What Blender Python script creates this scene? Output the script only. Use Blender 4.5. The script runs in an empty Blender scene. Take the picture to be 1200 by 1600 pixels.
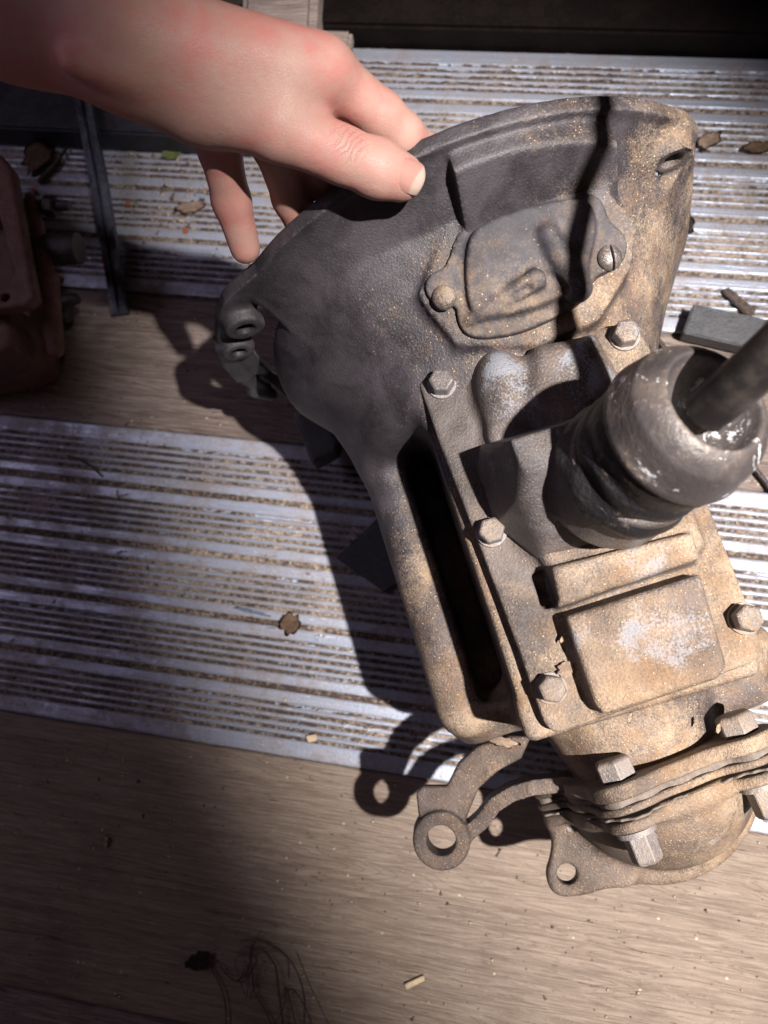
import bpy, bmesh, math, random
import numpy as np
from mathutils import Vector, Matrix

S = bpy.context.scene
COL = S.collection
MM = 0.001

# ------------------------------------------------------------------ camera
cam_data = bpy.data.cameras.new('camera')
cam = bpy.data.objects.new('camera', cam_data)
COL.objects.link(cam)
cam_data.sensor_fit = 'VERTICAL'
cam_data.sensor_height = 36.0
cam_data.lens = 36.0 * 1250 / 1600
cam_data.clip_start = 0.01
cam_data.clip_end = 20
# rows: world axes X, Y, Z written in the camera's (right, down, forward) axes
RW = ((0.98297733, 0.11117006, -0.14627639),
      (0.1338085, -0.97875712, 0.15533768),
      (-0.12590016, -0.17226644, -0.97697156))
cam.matrix_world = Matrix(((RW[0][0], -RW[0][1], -RW[0][2], 0),
                           (RW[1][0], -RW[1][1], -RW[1][2], 0),
                           (RW[2][0], -RW[2][1], -RW[2][2], 0.62),
                           (0, 0, 0, 1)))
cam_data.dof.use_dof = True
cam_data.dof.focus_distance = 0.40
cam_data.dof.aperture_fstop = 9.0
S.camera = cam

# ------------------------------------------------------------------ light
world = bpy.data.worlds.new('World')
S.world = world
world.use_nodes = True
bg = world.node_tree.nodes['Background']
bg.inputs[0].default_value = (0.64, 0.41, 0.43, 1)
bg.inputs[1].default_value = 0.062

def aim(o, target):
    d = Vector(target) - o.location
    o.rotation_euler = d.to_track_quat('-Z', 'Y').to_euler()

ld = bpy.data.lights.new('work_lamp_beam', 'SPOT')
ld.energy = 640
ld.color = (1.0, 0.94, 0.90)
ld.shadow_soft_size = 0.02
ld.spot_size = math.radians(37.5)
ld.spot_blend = 1.0
lamp = bpy.data.objects.new('work_lamp_beam', ld)
COL.objects.link(lamp)
# an oblong beam, long from the hand down to the lower right
l_pos = Vector((0.80, -0.08, 2.0))
l_z = (l_pos - Vector((0.12, 0.05, 0.05))).normalized()
l_x = Vector((0.52, -0.85, 0.0)); l_x = (l_x - l_z * l_x.dot(l_z)).normalized()
l_y = l_z.cross(l_x)
lamp.matrix_world = Matrix.Translation(l_pos) @ Matrix((l_x, l_y, l_z)).transposed().to_4x4() @ Matrix.Diagonal((1.0, 0.49, 1.0, 1.0))

ld2 = bpy.data.lights.new('far_lamp_glow', 'AREA')
ld2.energy = 2.0
ld2.color = (0.80, 0.72, 1.0)
ld2.shape = 'RECTANGLE'
ld2.size = 0.5
ld2.size_y = 0.25
lamp2 = bpy.data.objects.new('far_lamp_glow', ld2)
COL.objects.link(lamp2)
lamp2.location = (-1.05, 0.22, 1.10)
aim(lamp2, (-0.30, 0.1, 0))

S.view_settings.view_transform = 'Standard'
S.view_settings.look = 'None'
S.view_settings.exposure = 0.0
S.view_settings.gamma = 1.0
S.view_settings.use_curve_mapping = False
S.render.engine = 'CYCLES'
S.cycles.use_denoising = True
S.cycles.max_bounces = 4
S.cycles.sample_clamp_indirect = 4

rnd = random.Random(7)
rng = np.random.default_rng(11)

# ------------------------------------------------------------------ node helpers
class NT:
    def __init__(self, name):
        self.m = bpy.data.materials.new(name)
        self.m.use_nodes = True
        self.t = self.m.node_tree
        self.t.nodes.clear()
        self.out = self.t.nodes.new('ShaderNodeOutputMaterial')
    def put(self, sock, v):
        if isinstance(v, bpy.types.NodeSocket):
            self.t.links.new(v, sock)
        elif v is not None:
            if hasattr(sock.default_value, '__len__') and not hasattr(v, '__len__'):
                v = [v] * len(sock.default_value)
            if sock.type == 'RGBA' and len(v) == 3:
                v = (*v, 1)
            sock.default_value = v
    def n(self, typ, ins=None, **props):
        nd = self.t.nodes.new('ShaderNode' + typ)
        for k, v in props.items():
            setattr(nd, k, v)
        for k, v in (ins or {}).items():
            self.put(nd.inputs[k], v)
        return nd
    def math(self, op, a, b=None, c=None, clamp=False):
        nd = self.n('Math', operation=op, use_clamp=clamp)
        for i, v in enumerate((a, b, c)):
            if v is not None:
                self.put(nd.inputs[i], v)
        return nd.outputs[0]
    def coords(self, scale=(1, 1, 1), rot=(0, 0, 0)):
        tc = self.n('TexCoord').outputs['Object']
        if scale == (1, 1, 1) and rot == (0, 0, 0):
            return tc
        return self.n('Mapping', {'Vector': tc, 'Scale': scale, 'Rotation': rot}).outputs[0]
    def noise(self, vec, scale, detail=3, rough=0.55, dist=0.0):
        return self.n('TexNoise', {'Vector': vec, 'Scale': scale, 'Detail': detail, 'Roughness': rough, 'Distortion': dist}).outputs['Fac']
    def ramp(self, v, a, b, lo=0.0, hi=1.0):
        return self.n('MapRange', {0: v, 1: a, 2: b, 3: lo, 4: hi}, interpolation_type='SMOOTHSTEP').outputs[0]
    def mix(self, f, a, b):
        nd = self.n('Mix', data_type='RGBA')
        self.put(nd.inputs[0], f); self.put(nd.inputs[6], a); self.put(nd.inputs[7], b)
        return nd.outputs[2]
    def fmix(self, f, a, b):
        nd = self.n('Mix', data_type='FLOAT')
        self.put(nd.inputs[0], f); self.put(nd.inputs[2], a); self.put(nd.inputs[3], b)
        return nd.outputs[0]
    def bump(self, h, dist, strength=1.0, normal=None):
        nd = self.n('Bump', {'Height': h, 'Distance': dist, 'Strength': strength})
        if normal is not None:
            self.put(nd.inputs['Normal'], normal)
        return nd.outputs[0]
    def finish(self, color, rough, metal=0.0, normal=None, spec=0.5, **more):
        b = self.n('BsdfPrincipled')
        self.put(b.inputs['Base Color'], color)
        self.put(b.inputs['Roughness'], rough)
        self.put(b.inputs['Metallic'], metal)
        self.put(b.inputs['Specular IOR Level'], spec)
        if normal is not None:
            self.put(b.inputs['Normal'], normal)
        for k, v in more.items():
            self.put(b.inputs[k.replace('_', ' ')], v)
        self.t.links.new(b.outputs[0], self.out.inputs[0])
        return self.m

def cast_material(name, paint, dust_col, dust, gu=0.0, gv=0.0, u0=0.15, wear=0.0, rough=0.55, bump=1.0, speck=0.5, metal=0.0, grit=1.0, raised=0.0, edges=0.7):
    """old cast metal: dark greasy paint, settled sawdust, a few rubbed bluish patches"""
    k = NT(name)
    co = k.coords()
    sep = k.n('SeparateXYZ', {0: co})
    nz = k.n('SeparateXYZ', {0: k.n('NewGeometry').outputs['Normal']}).outputs[2]
    big = k.noise(co, 22, 4, 0.6)
    mid = k.noise(co, 110, 4, 0.65, 0.4)
    fine = k.noise(co, 800, 3, 0.7)
    grain = k.noise(co, 1700, 2, 0.6)
    a = k.math('ADD', dust, k.math('MULTIPLY', k.math('SUBTRACT', sep.outputs[0], u0), gu))
    a = k.math('MULTIPLY_ADD', sep.outputs[1], gv, a)
    a = k.math('MINIMUM', a, 0.42)
    a = k.math('MULTIPLY_ADD', k.math('SUBTRACT', big, 0.5), 1.6, a)
    a = k.math('MULTIPLY_ADD', k.math('SUBTRACT', mid, 0.5), 1.0, a)
    a = k.math('MULTIPLY_ADD', k.math('SUBTRACT', nz, 0.75), 0.30, a)
    f = k.math('MULTIPLY_ADD', k.math('SUBTRACT', fine, 0.5), 1.5 * grit, a)
    f = k.math('MULTIPLY_ADD', k.math('SUBTRACT', grain, 0.5), 0.9 * grit, f)
    mask = k.ramp(f, -0.15, 1.1)
    # single pale grains of sawdust
    vo = k.n('TexVoronoi', {'Vector': co, 'Scale': 720.0, 'Randomness': 1.0})
    vr = k.n('SeparateColor', {0: vo.outputs['Color']}).outputs[0]
    sp = k.math('MULTIPLY', k.ramp(vo.outputs['Distance'], 0.34, 0.2), k.math('GREATER_THAN', vr, 1.0 - 0.36 * speck))
    sp = k.math('MULTIPLY', sp, k.ramp(k.math('ADD', a, k.ramp(nz, 0.2, 0.7, -0.6, 0.0)), -0.35, 0.35))
    st = k.noise(co, 30, 6, 0.68, 0.5)
    pc = k.mix(k.ramp(st, 0.32, 0.72), tuple(c * 0.55 for c in paint), tuple(c * 1.5 + 0.012 for c in paint))
    pc = k.mix(k.math('MULTIPLY', k.ramp(fine, 0.5, 0.8), 0.35), pc, tuple(c * 2.4 + 0.02 for c in paint))
    pt = k.n('NewGeometry').outputs['Pointiness']
    edge = k.ramp(k.math('MULTIPLY_ADD', k.math('SUBTRACT', mid, 0.5), 0.06, pt), 0.53, 0.60)
    pc = k.mix(k.math('MULTIPLY', edge, edges), pc, (0.27, 0.26, 0.265))
    if wear > 0:
        wn = k.ramp(k.math('ADD', k.noise(co, 26, 5, 0.6, 0.3), k.math('MULTIPLY', k.math('SUBTRACT', fine, 0.5), 0.35)), 0.70 - wear * 0.25, 0.82 - wear * 0.25)
        if raised: wn = k.math('MULTIPLY', wn, k.ramp(sep.outputs[2], raised - 0.004, raised + 0.002))
        pc = k.mix(k.math('MULTIPLY', wn, 0.75), pc, (0.24, 0.255, 0.29))
        mask = k.math('MULTIPLY', mask, k.fmix(wn, 1.0, 0.3))
    dc = k.mix(k.ramp(k.noise(co, 55, 3), 0.3, 0.7), dust_col, (dust_col[0] * 0.55, dust_col[1] * 0.46, dust_col[2] * 0.38))
    c = k.mix(mask, pc, dc)
    c = k.mix(k.math('MULTIPLY', sp, 0.7), c, (0.60, 0.485, 0.345))
    r = k.fmix(mask, rough, 0.92)
    h = k.math('ADD', k.math('MULTIPLY', fine, 1.1), k.math('MULTIPLY', mask, 0.5))
    h = k.math('MULTIPLY_ADD', sp, 0.8, h)
    h = k.math('MULTIPLY_ADD', mid, 0.25, h)
    return k.finish(c, r, k.fmix(mask, metal, 0.0), k.bump(h, 0.0007 * bump, 0.9), spec=0.45)

DUST = (0.45, 0.335, 0.228)
M = {}
M['bell'] = cast_material('greasy_cast_iron', (0.034, 0.029, 0.034), DUST, 0.03, gu=5.6, gv=5.6, u0=0.06, rough=0.47, bump=0.65, speck=0.5, grit=0.75)
M['cover'] = cast_material('dusty_cast_cover', (0.075, 0.060, 0.055), DUST, 0.12, gu=2.8, gv=5.5, u0=0.16, wear=0.76, rough=0.5, speck=0.45, raised=0.2475, grit=0.7)
M['tail'] = cast_material('dusty_tail_casting', (0.085, 0.062, 0.05), DUST, 0.30, gu=0.0, gv=4.5, wear=0.2, rough=0.5, speck=0.45, grit=0.7)
M['plate'] = cast_material('pressed_steel_plate', (0.030, 0.027, 0.033), DUST, -0.06, gu=6.0, gv=3.0, u0=0.05, wear=0.06, rough=0.68, bump=0.3, speck=0.12, grit=0.4, edges=0.25)
M['bolt'] = cast_material('dusty_bolt_steel', (0.085, 0.070, 0.068), (0.42, 0.32, 0.22), 0.06, gu=1.0, gv=2.0, wear=0.25, rough=0.45, bump=0.5, speck=0.3, metal=0.35)
M['tower'] = cast_material('tower_casting', (0.075, 0.065, 0.066), (0.36, 0.27, 0.19), 0.05, gu=6.0, gv=3.0, u0=0.165, wear=0.40, rough=0.42, speck=0.35)
M['bracket'] = cast_material('bracket_steel', (0.070, 0.052, 0.046), (0.36, 0.25, 0.16), 0.05, wear=0.18, rough=0.55, speck=0.45)
M['screw'] = cast_material('screw_steel', (0.12, 0.105, 0.10), (0.40, 0.31, 0.21), 0.05, wear=0.3, rough=0.35, bump=0.4, speck=0.1, metal=0.5)

# black rubber boot
k = NT('black_rubber_boot'); co = k.coords()
f = k.noise(co, 300, 4, 0.65); b = k.noise(co, 45, 4)
k_c = k.mix(k.ramp(k.math('MULTIPLY_ADD', k.math('SUBTRACT', f, 0.5), 0.9, b), 0.60, 0.85), (0.009, 0.008, 0.009), (0.13, 0.095, 0.07))
M['rubber'] = k.finish(k_c, k.fmix(b, 0.34, 0.62), 0, k.bump(k.math('ADD', f, b), 0.0009), spec=0.5)

# worn pressed cap: scuffed dark paint with white scratches
k = NT('scuffed_cap'); co = k.coords()
f = k.noise(co, 62, 6, 0.75, 1.2); b = k.noise(co, 30, 3); fi = k.noise(co, 420, 3, 0.7)
sc_ = k.ramp(k.math('MULTIPLY_ADD', k.math('SUBTRACT', fi, 0.5), 0.25, f), 0.60, 0.64)
gate = k.ramp(k.noise(co, 26, 2), 0.36, 0.5)
c = k.mix(k.ramp(b, 0.35, 0.7), (0.055, 0.047, 0.047), (0.15, 0.125, 0.112))
c = k.mix(k.ramp(k.math('MULTIPLY_ADD', k.math('SUBTRACT', fi, 0.5), 1.0, b), 0.52, 0.8), c, (0.24, 0.18, 0.13))
c = k.mix(k.math('MULTIPLY', sc_, gate), c, (0.66, 0.67, 0.69))
M['cap'] = k.finish(c, k.fmix(b, 0.32, 0.6), 0.15, k.bump(k.math('ADD', fi, f), 0.0004))

k = NT('lever_steel'); co = k.coords()
f = k.noise(co, 120, 4)
M['lever'] = k.finish(k.mix(k.ramp(f, 0.4, 0.7), (0.022, 0.019, 0.019), (0.06, 0.05, 0.045)), 0.42, 0.3, k.bump(f, 0.0003))

# gasket
k = NT('grey_gasket'); co = k.coords()
f = k.noise(co, 300, 4)
M['gasket'] = k.finish(k.mix(f, (0.05, 0.04, 0.035), (0.26, 0.21, 0.17)), 0.8, 0, k.bump(f, 0.0008))

# ribbed aluminium
k = NT('dirty_ribbed_aluminium'); co = k.coords()
dirt = k.n('Attribute', attribute_name='soil').outputs['Fac']
fine = k.noise(co, 420, 3, 0.7)
streak = k.noise(k.coords((6, 260, 260)), 1.0, 4, 0.65)
big = k.math('MULTIPLY_ADD', k.math('SUBTRACT', k.noise(co, 70, 5, 0.7, 0.6), 0.5), 0.8, k.noise(co, 13, 5, 0.65, 0.3))
scr = k.noise(k.coords((60, 900, 100), (0, 0, 0.5)), 1.0, 2, 0.5)
film = k.ramp(k.math('ADD', k.math('MULTIPLY_ADD', k.math('SUBTRACT', fine, 0.5), 0.55, big), k.math('MULTIPLY', k.math('SUBTRACT', streak, 0.5), 0.6)), 0.26, 0.76)
dm = k.ramp(k.math('MULTIPLY_ADD', k.math('SUBTRACT', fine, 0.5), 1.0, dirt), 0.42, 0.85)
al = k.mix(streak, (0.27, 0.30, 0.375), (0.43, 0.475, 0.58))
al = k.mix(k.ramp(scr, 0.68, 0.72), al, (0.82, 0.83, 0.85))
c = k.mix(k.math('MULTIPLY', film, 0.85), al, (0.19, 0.16, 0.155))
soilc = k.mix(k.ramp(k.math('MULTIPLY_ADD', k.math('SUBTRACT', k.noise(co, 300, 3, 0.7), 0.5), 1.2, k.noise(co, 9, 3)), 0.34, 0.85), (0.05, 0.034, 0.028), (0.33, 0.265, 0.205))
c = k.mix(dm, c, soilc)
met = k.math('SUBTRACT', k.fmix(film, 0.45, 0.15), dm, clamp=True)
rg = k.math('MAXIMUM', k.fmix(film, 0.33, 0.62), dm)
M['alu'] = k.finish(c, rg, met, k.bump(k.math('ADD', k.math('MULTIPLY', fine, 0.5), k.math('MULTIPLY_ADD', dm, k.noise(co, 700, 3, 0.7), streak)), 0.0008, 0.7))

def wood(name, dark, light, grain=1.0, seed=0.0):
    k = NT(name)
    tc = k.n('TexCoord').outputs['Object']
    v = k.n('VectorMath', {0: tc, 1: (seed, seed * 0.37, seed * 0.11)}, operation='ADD').outputs[0]
    g1 = k.noise(k.n('Mapping', {'Vector': v, 'Scale': (9, 130, 40)}).outputs[0], 1.0, 6, 0.7, 0.6)
    g2 = k.noise(k.n('Mapping', {'Vector': v, 'Scale': (38, 620, 200)}).outputs[0], 1.0, 4, 0.7, 0.3)
    ring = k.noise(k.n('Mapping', {'Vector': v, 'Scale': (2.2, 34, 12)}).outputs[0], 1.0, 3, 0.55, 0.35)
    ring = k.math('ABSOLUTE', k.math('SINE', k.math('MULTIPLY', ring, 120.0)))
    crack = k.noise(k.n('Mapping', {'Vector': v, 'Scale': (30, 420, 90)}).outputs[0], 1.0, 3, 0.6, 1.2)
    blot = k.noise(v, 9, 5, 0.62)
    dustn = k.noise(v, 520, 3, 0.7)
    speck = k.n('TexVoronoi', {'Vector': v, 'Scale': 230.0})
    spr = k.n('SeparateColor', {0: speck.outputs['Color']})
    c = k.mix(k.ramp(k.math('MULTIPLY_ADD', k.math('SUBTRACT', g2, 0.5), 0.8, g1), 0.2, 0.8), dark, light)
    c = k.mix(k.math('MULTIPLY', k.ramp(g2, 0.45, 0.7), 0.45), c, tuple(x * 1.25 for x in light))
    c = k.mix(k.math('MULTIPLY', k.ramp(blot, 0.50, 0.72), 0.55), c, tuple(x * 0.55 for x in dark))
    c = k.mix(k.math('MULTIPLY', k.ramp(ring, 0.38, 0.0), 0.22), c, tuple(x * 0.42 for x in dark))
    cm = k.ramp(crack, 0.66, 0.72)
    c = k.mix(k.math('MULTIPLY', cm, 0.75 * grain), c, tuple(x * 0.25 for x in dark))
    c = k.mix(k.math('MULTIPLY', k.ramp(dustn, 0.58, 0.75), 0.35), c, (0.46, 0.37, 0.27))
    sm = k.math('MULTIPLY', k.ramp(speck.outputs['Distance'], 0.28, 0.12), k.math('GREATER_THAN', spr.outputs[0], 0.93))
    c = k.mix(k.math('MULTIPLY', sm, 0.8), c, k.mix(k.math('GREATER_THAN', spr.outputs[1], 0.55), (0.05, 0.035, 0.03), (0.55, 0.46, 0.34)))
    h = k.math('MULTIPLY_ADD', g2, 0.8, k.math('MULTIPLY_ADD', k.ramp(ring, 0.0, 0.5), 0.5, k.math('MULTIPLY', g1, 0.6)))
    h = k.math('SUBTRACT', h, k.math('MULTIPLY', cm, 0.9))
    h = k.math('MULTIPLY_ADD', dustn, 0.25, h)
    return k.finish(c, 0.82, 0, k.bump(h, 0.0016 * grain, 0.8), spec=0.3)

M['wood_low'] = wood('weathered_plank', (0.16, 0.118, 0.094), (0.24, 0.19, 0.15), 0.5, 0.0)
M['wood_mid'] = wood('grey_plank', (0.125, 0.092, 0.08), (0.25, 0.20, 0.175), 0.9, 3.7)
M['wood_pale'] = wood('pale_block_wood', (0.24, 0.19, 0.165), (0.38, 0.31, 0.28), 0.8, 5.5)

def simple(name, col, col2, rough, scale=120, metal=0.0, bumpd=0.0005, spec=0.5):
    k = NT(name); co = k.coords()
    f = k.noise(co, scale, 5, 0.65)
    g = k.noise(co, scale * 6, 3, 0.65)
    c = k.mix(k.ramp(k.math('MULTIPLY_ADD', k.math('SUBTRACT', g, 0.5), 0.5, f), 0.35, 0.7), col, col2)
    return k.finish(c, k.fmix(f, rough - 0.12, rough + 0.12), metal, k.bump(k.math('ADD', f, g), bumpd), spec=spec)

M['void_black'] = simple('unlit_void_black', (0.004, 0.0025, 0.002), (0.010, 0.006, 0.005), 0.75, 40, spec=0.15)  # darkness of the unlit space past the floor, put into the colour
M['black_bar'] = simple('black_coated_steel', (0.030, 0.031, 0.036), (0.052, 0.052, 0.058), 0.45, 160)
M['black_beam'] = simple('black_painted_beam', (0.012, 0.012, 0.018), (0.028, 0.026, 0.034), 0.5, 60)
M['trim'] = simple('rubbed_black_strip', (0.022, 0.024, 0.032), (0.085, 0.09, 0.115), 0.33, 70, 0.2)
M['red_case'] = simple('red_oxide_casting', (0.11, 0.045, 0.034), (0.18, 0.09, 0.07), 0.55, 90, 0, 0.0008)
M['dark_steel'] = simple('oily_dark_steel', (0.026, 0.021, 0.02), (0.075, 0.058, 0.052), 0.35, 200, 0.3)
M['leaf_brown'] = simple('dry_brown_leaf', (0.13, 0.075, 0.045), (0.27, 0.17, 0.11), 0.8, 180)
M['leaf_pale'] = simple('dry_pale_leaf', (0.32, 0.22, 0.16), (0.48, 0.36, 0.27), 0.8, 180)
M['leaf_dark'] = simple('dead_dark_leaf', (0.022, 0.014, 0.013), (0.05, 0.032, 0.028), 0.7, 180)
M['leaf_green'] = simple('small_green_leaf', (0.13, 0.17, 0.05), (0.25, 0.30, 0.10), 0.6, 180)
M['bark'] = simple('dark_bark', (0.035, 0.026, 0.022), (0.09, 0.065, 0.052), 0.9, 220)
M['chip'] = simple('pale_wood_chip', (0.45, 0.34, 0.22), (0.62, 0.50, 0.35), 0.85, 220)
M['orange'] = simple('orange_flake', (0.55, 0.12, 0.035), (0.66, 0.2, 0.07), 0.7, 300)
M['wire'] = simple('thin_dark_root', (0.05, 0.035, 0.032), (0.10, 0.07, 0.06), 0.7, 300)
M['void'] = simple('soiled_subfloor', (0.03, 0.022, 0.018), (0.05, 0.038, 0.03), 0.9, 60)
M['bluepaint'] = simple('blue_paint_smear', (0.10, 0.19, 0.36), (0.30, 0.38, 0.52), 0.5, 300)
M['crumb'] = None
k = NT('floor_crumbs'); co = k.coords()
vv = k.n('TexVoronoi', {'Vector': co, 'Scale': 160.0}); q = k.n('SeparateColor', {0: vv.outputs['Color']})
c = k.mix(k.math('GREATER_THAN', q.outputs[0], 0.5), (0.10, 0.07, 0.05), (0.48, 0.38, 0.26))
M['crumb'] = k.finish(c, 0.9)

# skin
k = NT('skin'); co = k.coords()
b = k.noise(co, 28, 3); f = k.noise(co, 160, 4, 0.6)
cell = k.n('TexVoronoi', {'Vector': co, 'Scale': 900.0}, feature='DISTANCE_TO_EDGE').outputs[0]
c = k.mix(k.ramp(k.math('MULTIPLY_ADD', k.math('SUBTRACT', f, 0.5), 0.5, b), 0.34, 0.68), (0.42, 0.245, 0.202), (0.47, 0.192, 0.163))
c = k.mix(k.math('MULTIPLY', k.ramp(k.noise(co, 60, 4), 0.45, 0.75), 0.4), c, (0.49, 0.335, 0.275))
c = k.mix(k.math('MULTIPLY', k.ramp(k.noise(co, 700, 2), 0.62, 0.75), 0.25), c, (0.36, 0.17, 0.13))
h = k.math('MULTIPLY_ADD', k.ramp(cell, 0.0, 0.12), 0.2, k.math('ADD', k.math('MULTIPLY', f, 0.9), k.math('MULTIPLY', k.noise(co, 45, 3), 1.5)))
# fine creases across the thumb joint
ipc = tuple(q_ * MM for q_ in (-78.9,199.2,325.0))
dv = k.n('VectorMath', {0: co, 1: ipc}, operation='SUBTRACT').outputs[0]
al_ = k.n('VectorMath', {0: dv, 1: (0.90, -0.42, -0.12)}, operation='DOT_PRODUCT').outputs['Value']
wob = k.math('MULTIPLY', k.math('SUBTRACT', k.noise(co, 180, 3), 0.5), 0.006)
cre = k.math('SINE', k.math('MULTIPLY', k.math('ADD', al_, wob), 2600.0))
near = k.ramp(k.n('VectorMath', {0: dv}, operation='LENGTH').outputs['Value'], 0.011, 0.004)
h = k.math('SUBTRACT', h, k.math('MULTIPLY', k.math('MULTIPLY', k.ramp(cre, 0.3, 1.0), near), 1.6))
M['skin'] = k.finish(c, 0.52, 0, k.bump(h, 0.00042, 0.7), spec=0.38, Subsurface_Weight=0.12, Subsurface_Radius=(0.004, 0.0015, 0.0008), Subsurface_Scale=1.0)
k = NT('fingernail'); co = k.coords()
nd_ = k.n('VectorMath', {0: k.n('VectorMath', {0: co, 1: tuple(q_ * MM for q_ in (-59.7,199.3,301.0))}, operation='SUBTRACT').outputs[0], 1: (0.90, -0.40, -0.16)}, operation='DOT_PRODUCT').outputs['Value']
c = k.mix(k.noise(co, 120, 2), (0.36, 0.175, 0.145), (0.41, 0.225, 0.19))
c = k.mix(k.ramp(nd_, 0.0062, 0.0074), c, (0.42, 0.31, 0.26))       # free edge
c = k.mix(k.ramp(nd_, -0.0040, -0.0062), c, (0.42, 0.26, 0.22))     # half-moon
M['nail'] = k.finish(c, 0.30, 0, None, spec=0.5, Subsurface_Weight=0.1, Subsurface_Radius=(0.003, 0.001, 0.0006), Subsurface_Scale=1.0)

# ------------------------------------------------------------------ object helpers
def tag(o, label=None, cat=None, group=None, kind=None):
    if label: o['label'] = label
    if cat: o['category'] = cat
    if group: o['group'] = group
    if kind: o['kind'] = kind
    return o

def empty(name, loc=(0, 0, 0), rz=0.0):
    o = bpy.data.objects.new(name, None)
    o.empty_display_size = 0.05
    COL.objects.link(o)
    o.location = loc
    o.rotation_euler = (0, 0, rz)
    return o

def link(name, me, material, parent=None, smooth=True):
    o = bpy.data.objects.new(name, me)
    COL.objects.link(o)
    if material is not None:
        me.materials.clear(); me.materials.append(material)
    if parent is not None:
        o.parent = parent
    if smooth:
        me.shade_smooth()
    return o

def mesh_np(name, verts, quads):
    me = bpy.data.meshes.new(name)
    nv, nf = len(verts), len(quads)
    k = quads.shape[1]
    me.vertices.add(nv)
    me.vertices.foreach_set('co', np.ascontiguousarray(verts, dtype=np.float32).ravel())
    me.loops.add(nf * k)
    me.loops.foreach_set('vertex_index', np.ascontiguousarray(quads, dtype=np.int32).ravel())
    me.polygons.add(nf)
    me.polygons.foreach_set('loop_start', np.arange(0, nf * k, k, dtype=np.int32))
    me.update(calc_edges=True)
    me.validate()
    return me

def bm_obj(name, bm, material, parent=None, smooth=False, angle=None):
    me = bpy.data.meshes.new(name)
    bmesh.ops.recalc_face_normals(bm, faces=bm.faces)
    bm.to_mesh(me); bm.free()
    o = link(name, me, material, parent, smooth)
    if angle:
        me.set_sharp_from_angle(angle=math.radians(angle))
    return o

# ------------------------------------------------------------------ signed distance modelling (mm)
class Grid:
    def __init__(self, lo, hi, h):
        self.lo = np.array(lo, float); self.h = h
        ax = [np.arange(a, b + h, h, dtype=np.float32) for a, b in zip(lo, hi)]
        self.x = ax[0][:, None, None]; self.y = ax[1][None, :, None]; self.z = ax[2][None, None, :]
        self.shape = tuple(len(a) for a in ax)
    def p(self):
        return self.x, self.y, self.z

def smin(a, b, k):
    if k <= 0: return np.minimum(a, b)
    h = np.maximum(k - np.abs(a - b), 0) / k
    return np.minimum(a, b) - h * h * k * 0.25
def smax(a, b, k):
    return -smin(-a, -b, k)
def box(g, lo, hi, r=0.0):
    c = [(a + b) / 2 for a, b in zip(lo, hi)]; s = [(b - a) / 2 - r for a, b in zip(lo, hi)]
    qx = np.abs(g.x - c[0]) - s[0]; qy = np.abs(g.y - c[1]) - s[1]; qz = np.abs(g.z - c[2]) - s[2]
    out = np.sqrt(np.maximum(qx, 0) ** 2 + np.maximum(qy, 0) ** 2 + np.maximum(qz, 0) ** 2)
    return out + np.minimum(np.maximum(qx, np.maximum(qy, qz)), 0) - r
def cone(g, a, b, ra, rb):
    """tapered capsule"""
    a = np.array(a, np.float32); b = np.array(b, np.float32); d = b - a; L2 = float(d @ d)
    px, py, pz = g.x - a[0], g.y - a[1], g.z - a[2]
    t = np.clip((px * d[0] + py * d[1] + pz * d[2]) / L2, 0, 1)
    return np.sqrt((px - t * d[0]) ** 2 + (py - t * d[1]) ** 2 + (pz - t * d[2]) ** 2) - (ra + (rb - ra) * t)
def ell(g, c, r):
    q = np.sqrt(((g.x - c[0]) / r[0]) ** 2 + ((g.y - c[1]) / r[1]) ** 2 + ((g.z - c[2]) / r[2]) ** 2)
    return (q - 1) * min(r)
def cyl(g, a, b, ra, rb=None, rnd_=0.0):
    """flat-ended (tapered) cylinder"""
    rb = ra if rb is None else rb
    a = np.array(a, np.float32); b = np.array(b, np.float32); d = b - a; L = float(np.linalg.norm(d)); d = d / L
    px, py, pz = g.x - a[0], g.y - a[1], g.z - a[2]
    t = px * d[0] + py * d[1] + pz * d[2]
    r = np.sqrt(np.maximum(px * px + py * py + pz * pz - t * t, 0))
    dr = r - (ra + (rb - ra) * np.clip(t / L, 0, 1)) + rnd_
    dt = np.abs(t - L / 2) - L / 2 + rnd_
    return np.minimum(np.maximum(dr, dt), 0) + np.sqrt(np.maximum(dr, 0) ** 2 + np.maximum(dt, 0) ** 2) - rnd_
def poly2(px, py, pts):
    """signed distance to a closed polygon"""
    d = None; sgn = None
    n = len(pts)
    for i in range(n):
        ax, ay = pts[i]; bx, by = pts[i - 1]
        ex, ey = bx - ax, by - ay
        wx, wy = px - ax, py - ay
        t = np.clip((wx * ex + wy * ey) / (ex * ex + ey * ey), 0, 1)
        q = (wx - ex * t) ** 2 + (wy - ey * t) ** 2
        d = q if d is None else np.minimum(d, q)
        c1 = py >= ay; c2 = py < by; c3 = ex * wy > ey * wx
        flip = (c1 & c2 & c3) | (~c1 & ~c2 & ~c3)
        sgn = flip if sgn is None else sgn ^ flip
    return np.where(sgn, -1, 1) * np.sqrt(d)
def rounded(pts, n=2):
    """corner-cutting: rounds an outline"""
    pts = [tuple(p[:2]) for p in pts]
    for _ in range(n):
        q = []
        for i in range(len(pts)):
            a, b = pts[i], pts[(i + 1) % len(pts)]
            q += [(a[0] * 0.75 + b[0] * 0.25, a[1] * 0.75 + b[1] * 0.25), (a[0] * 0.25 + b[0] * 0.75, a[1] * 0.25 + b[1] * 0.75)]
        pts = q
    return pts
def prism(d2, h, z0, z1, r=0.0):
    dz = np.abs(h - (z0 + z1) / 2) - (z1 - z0) / 2 + r
    d2 = d2 + r
    return np.minimum(np.maximum(d2, dz), 0) + np.sqrt(np.maximum(d2, 0) ** 2 + np.maximum(dz, 0) ** 2) - r

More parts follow.
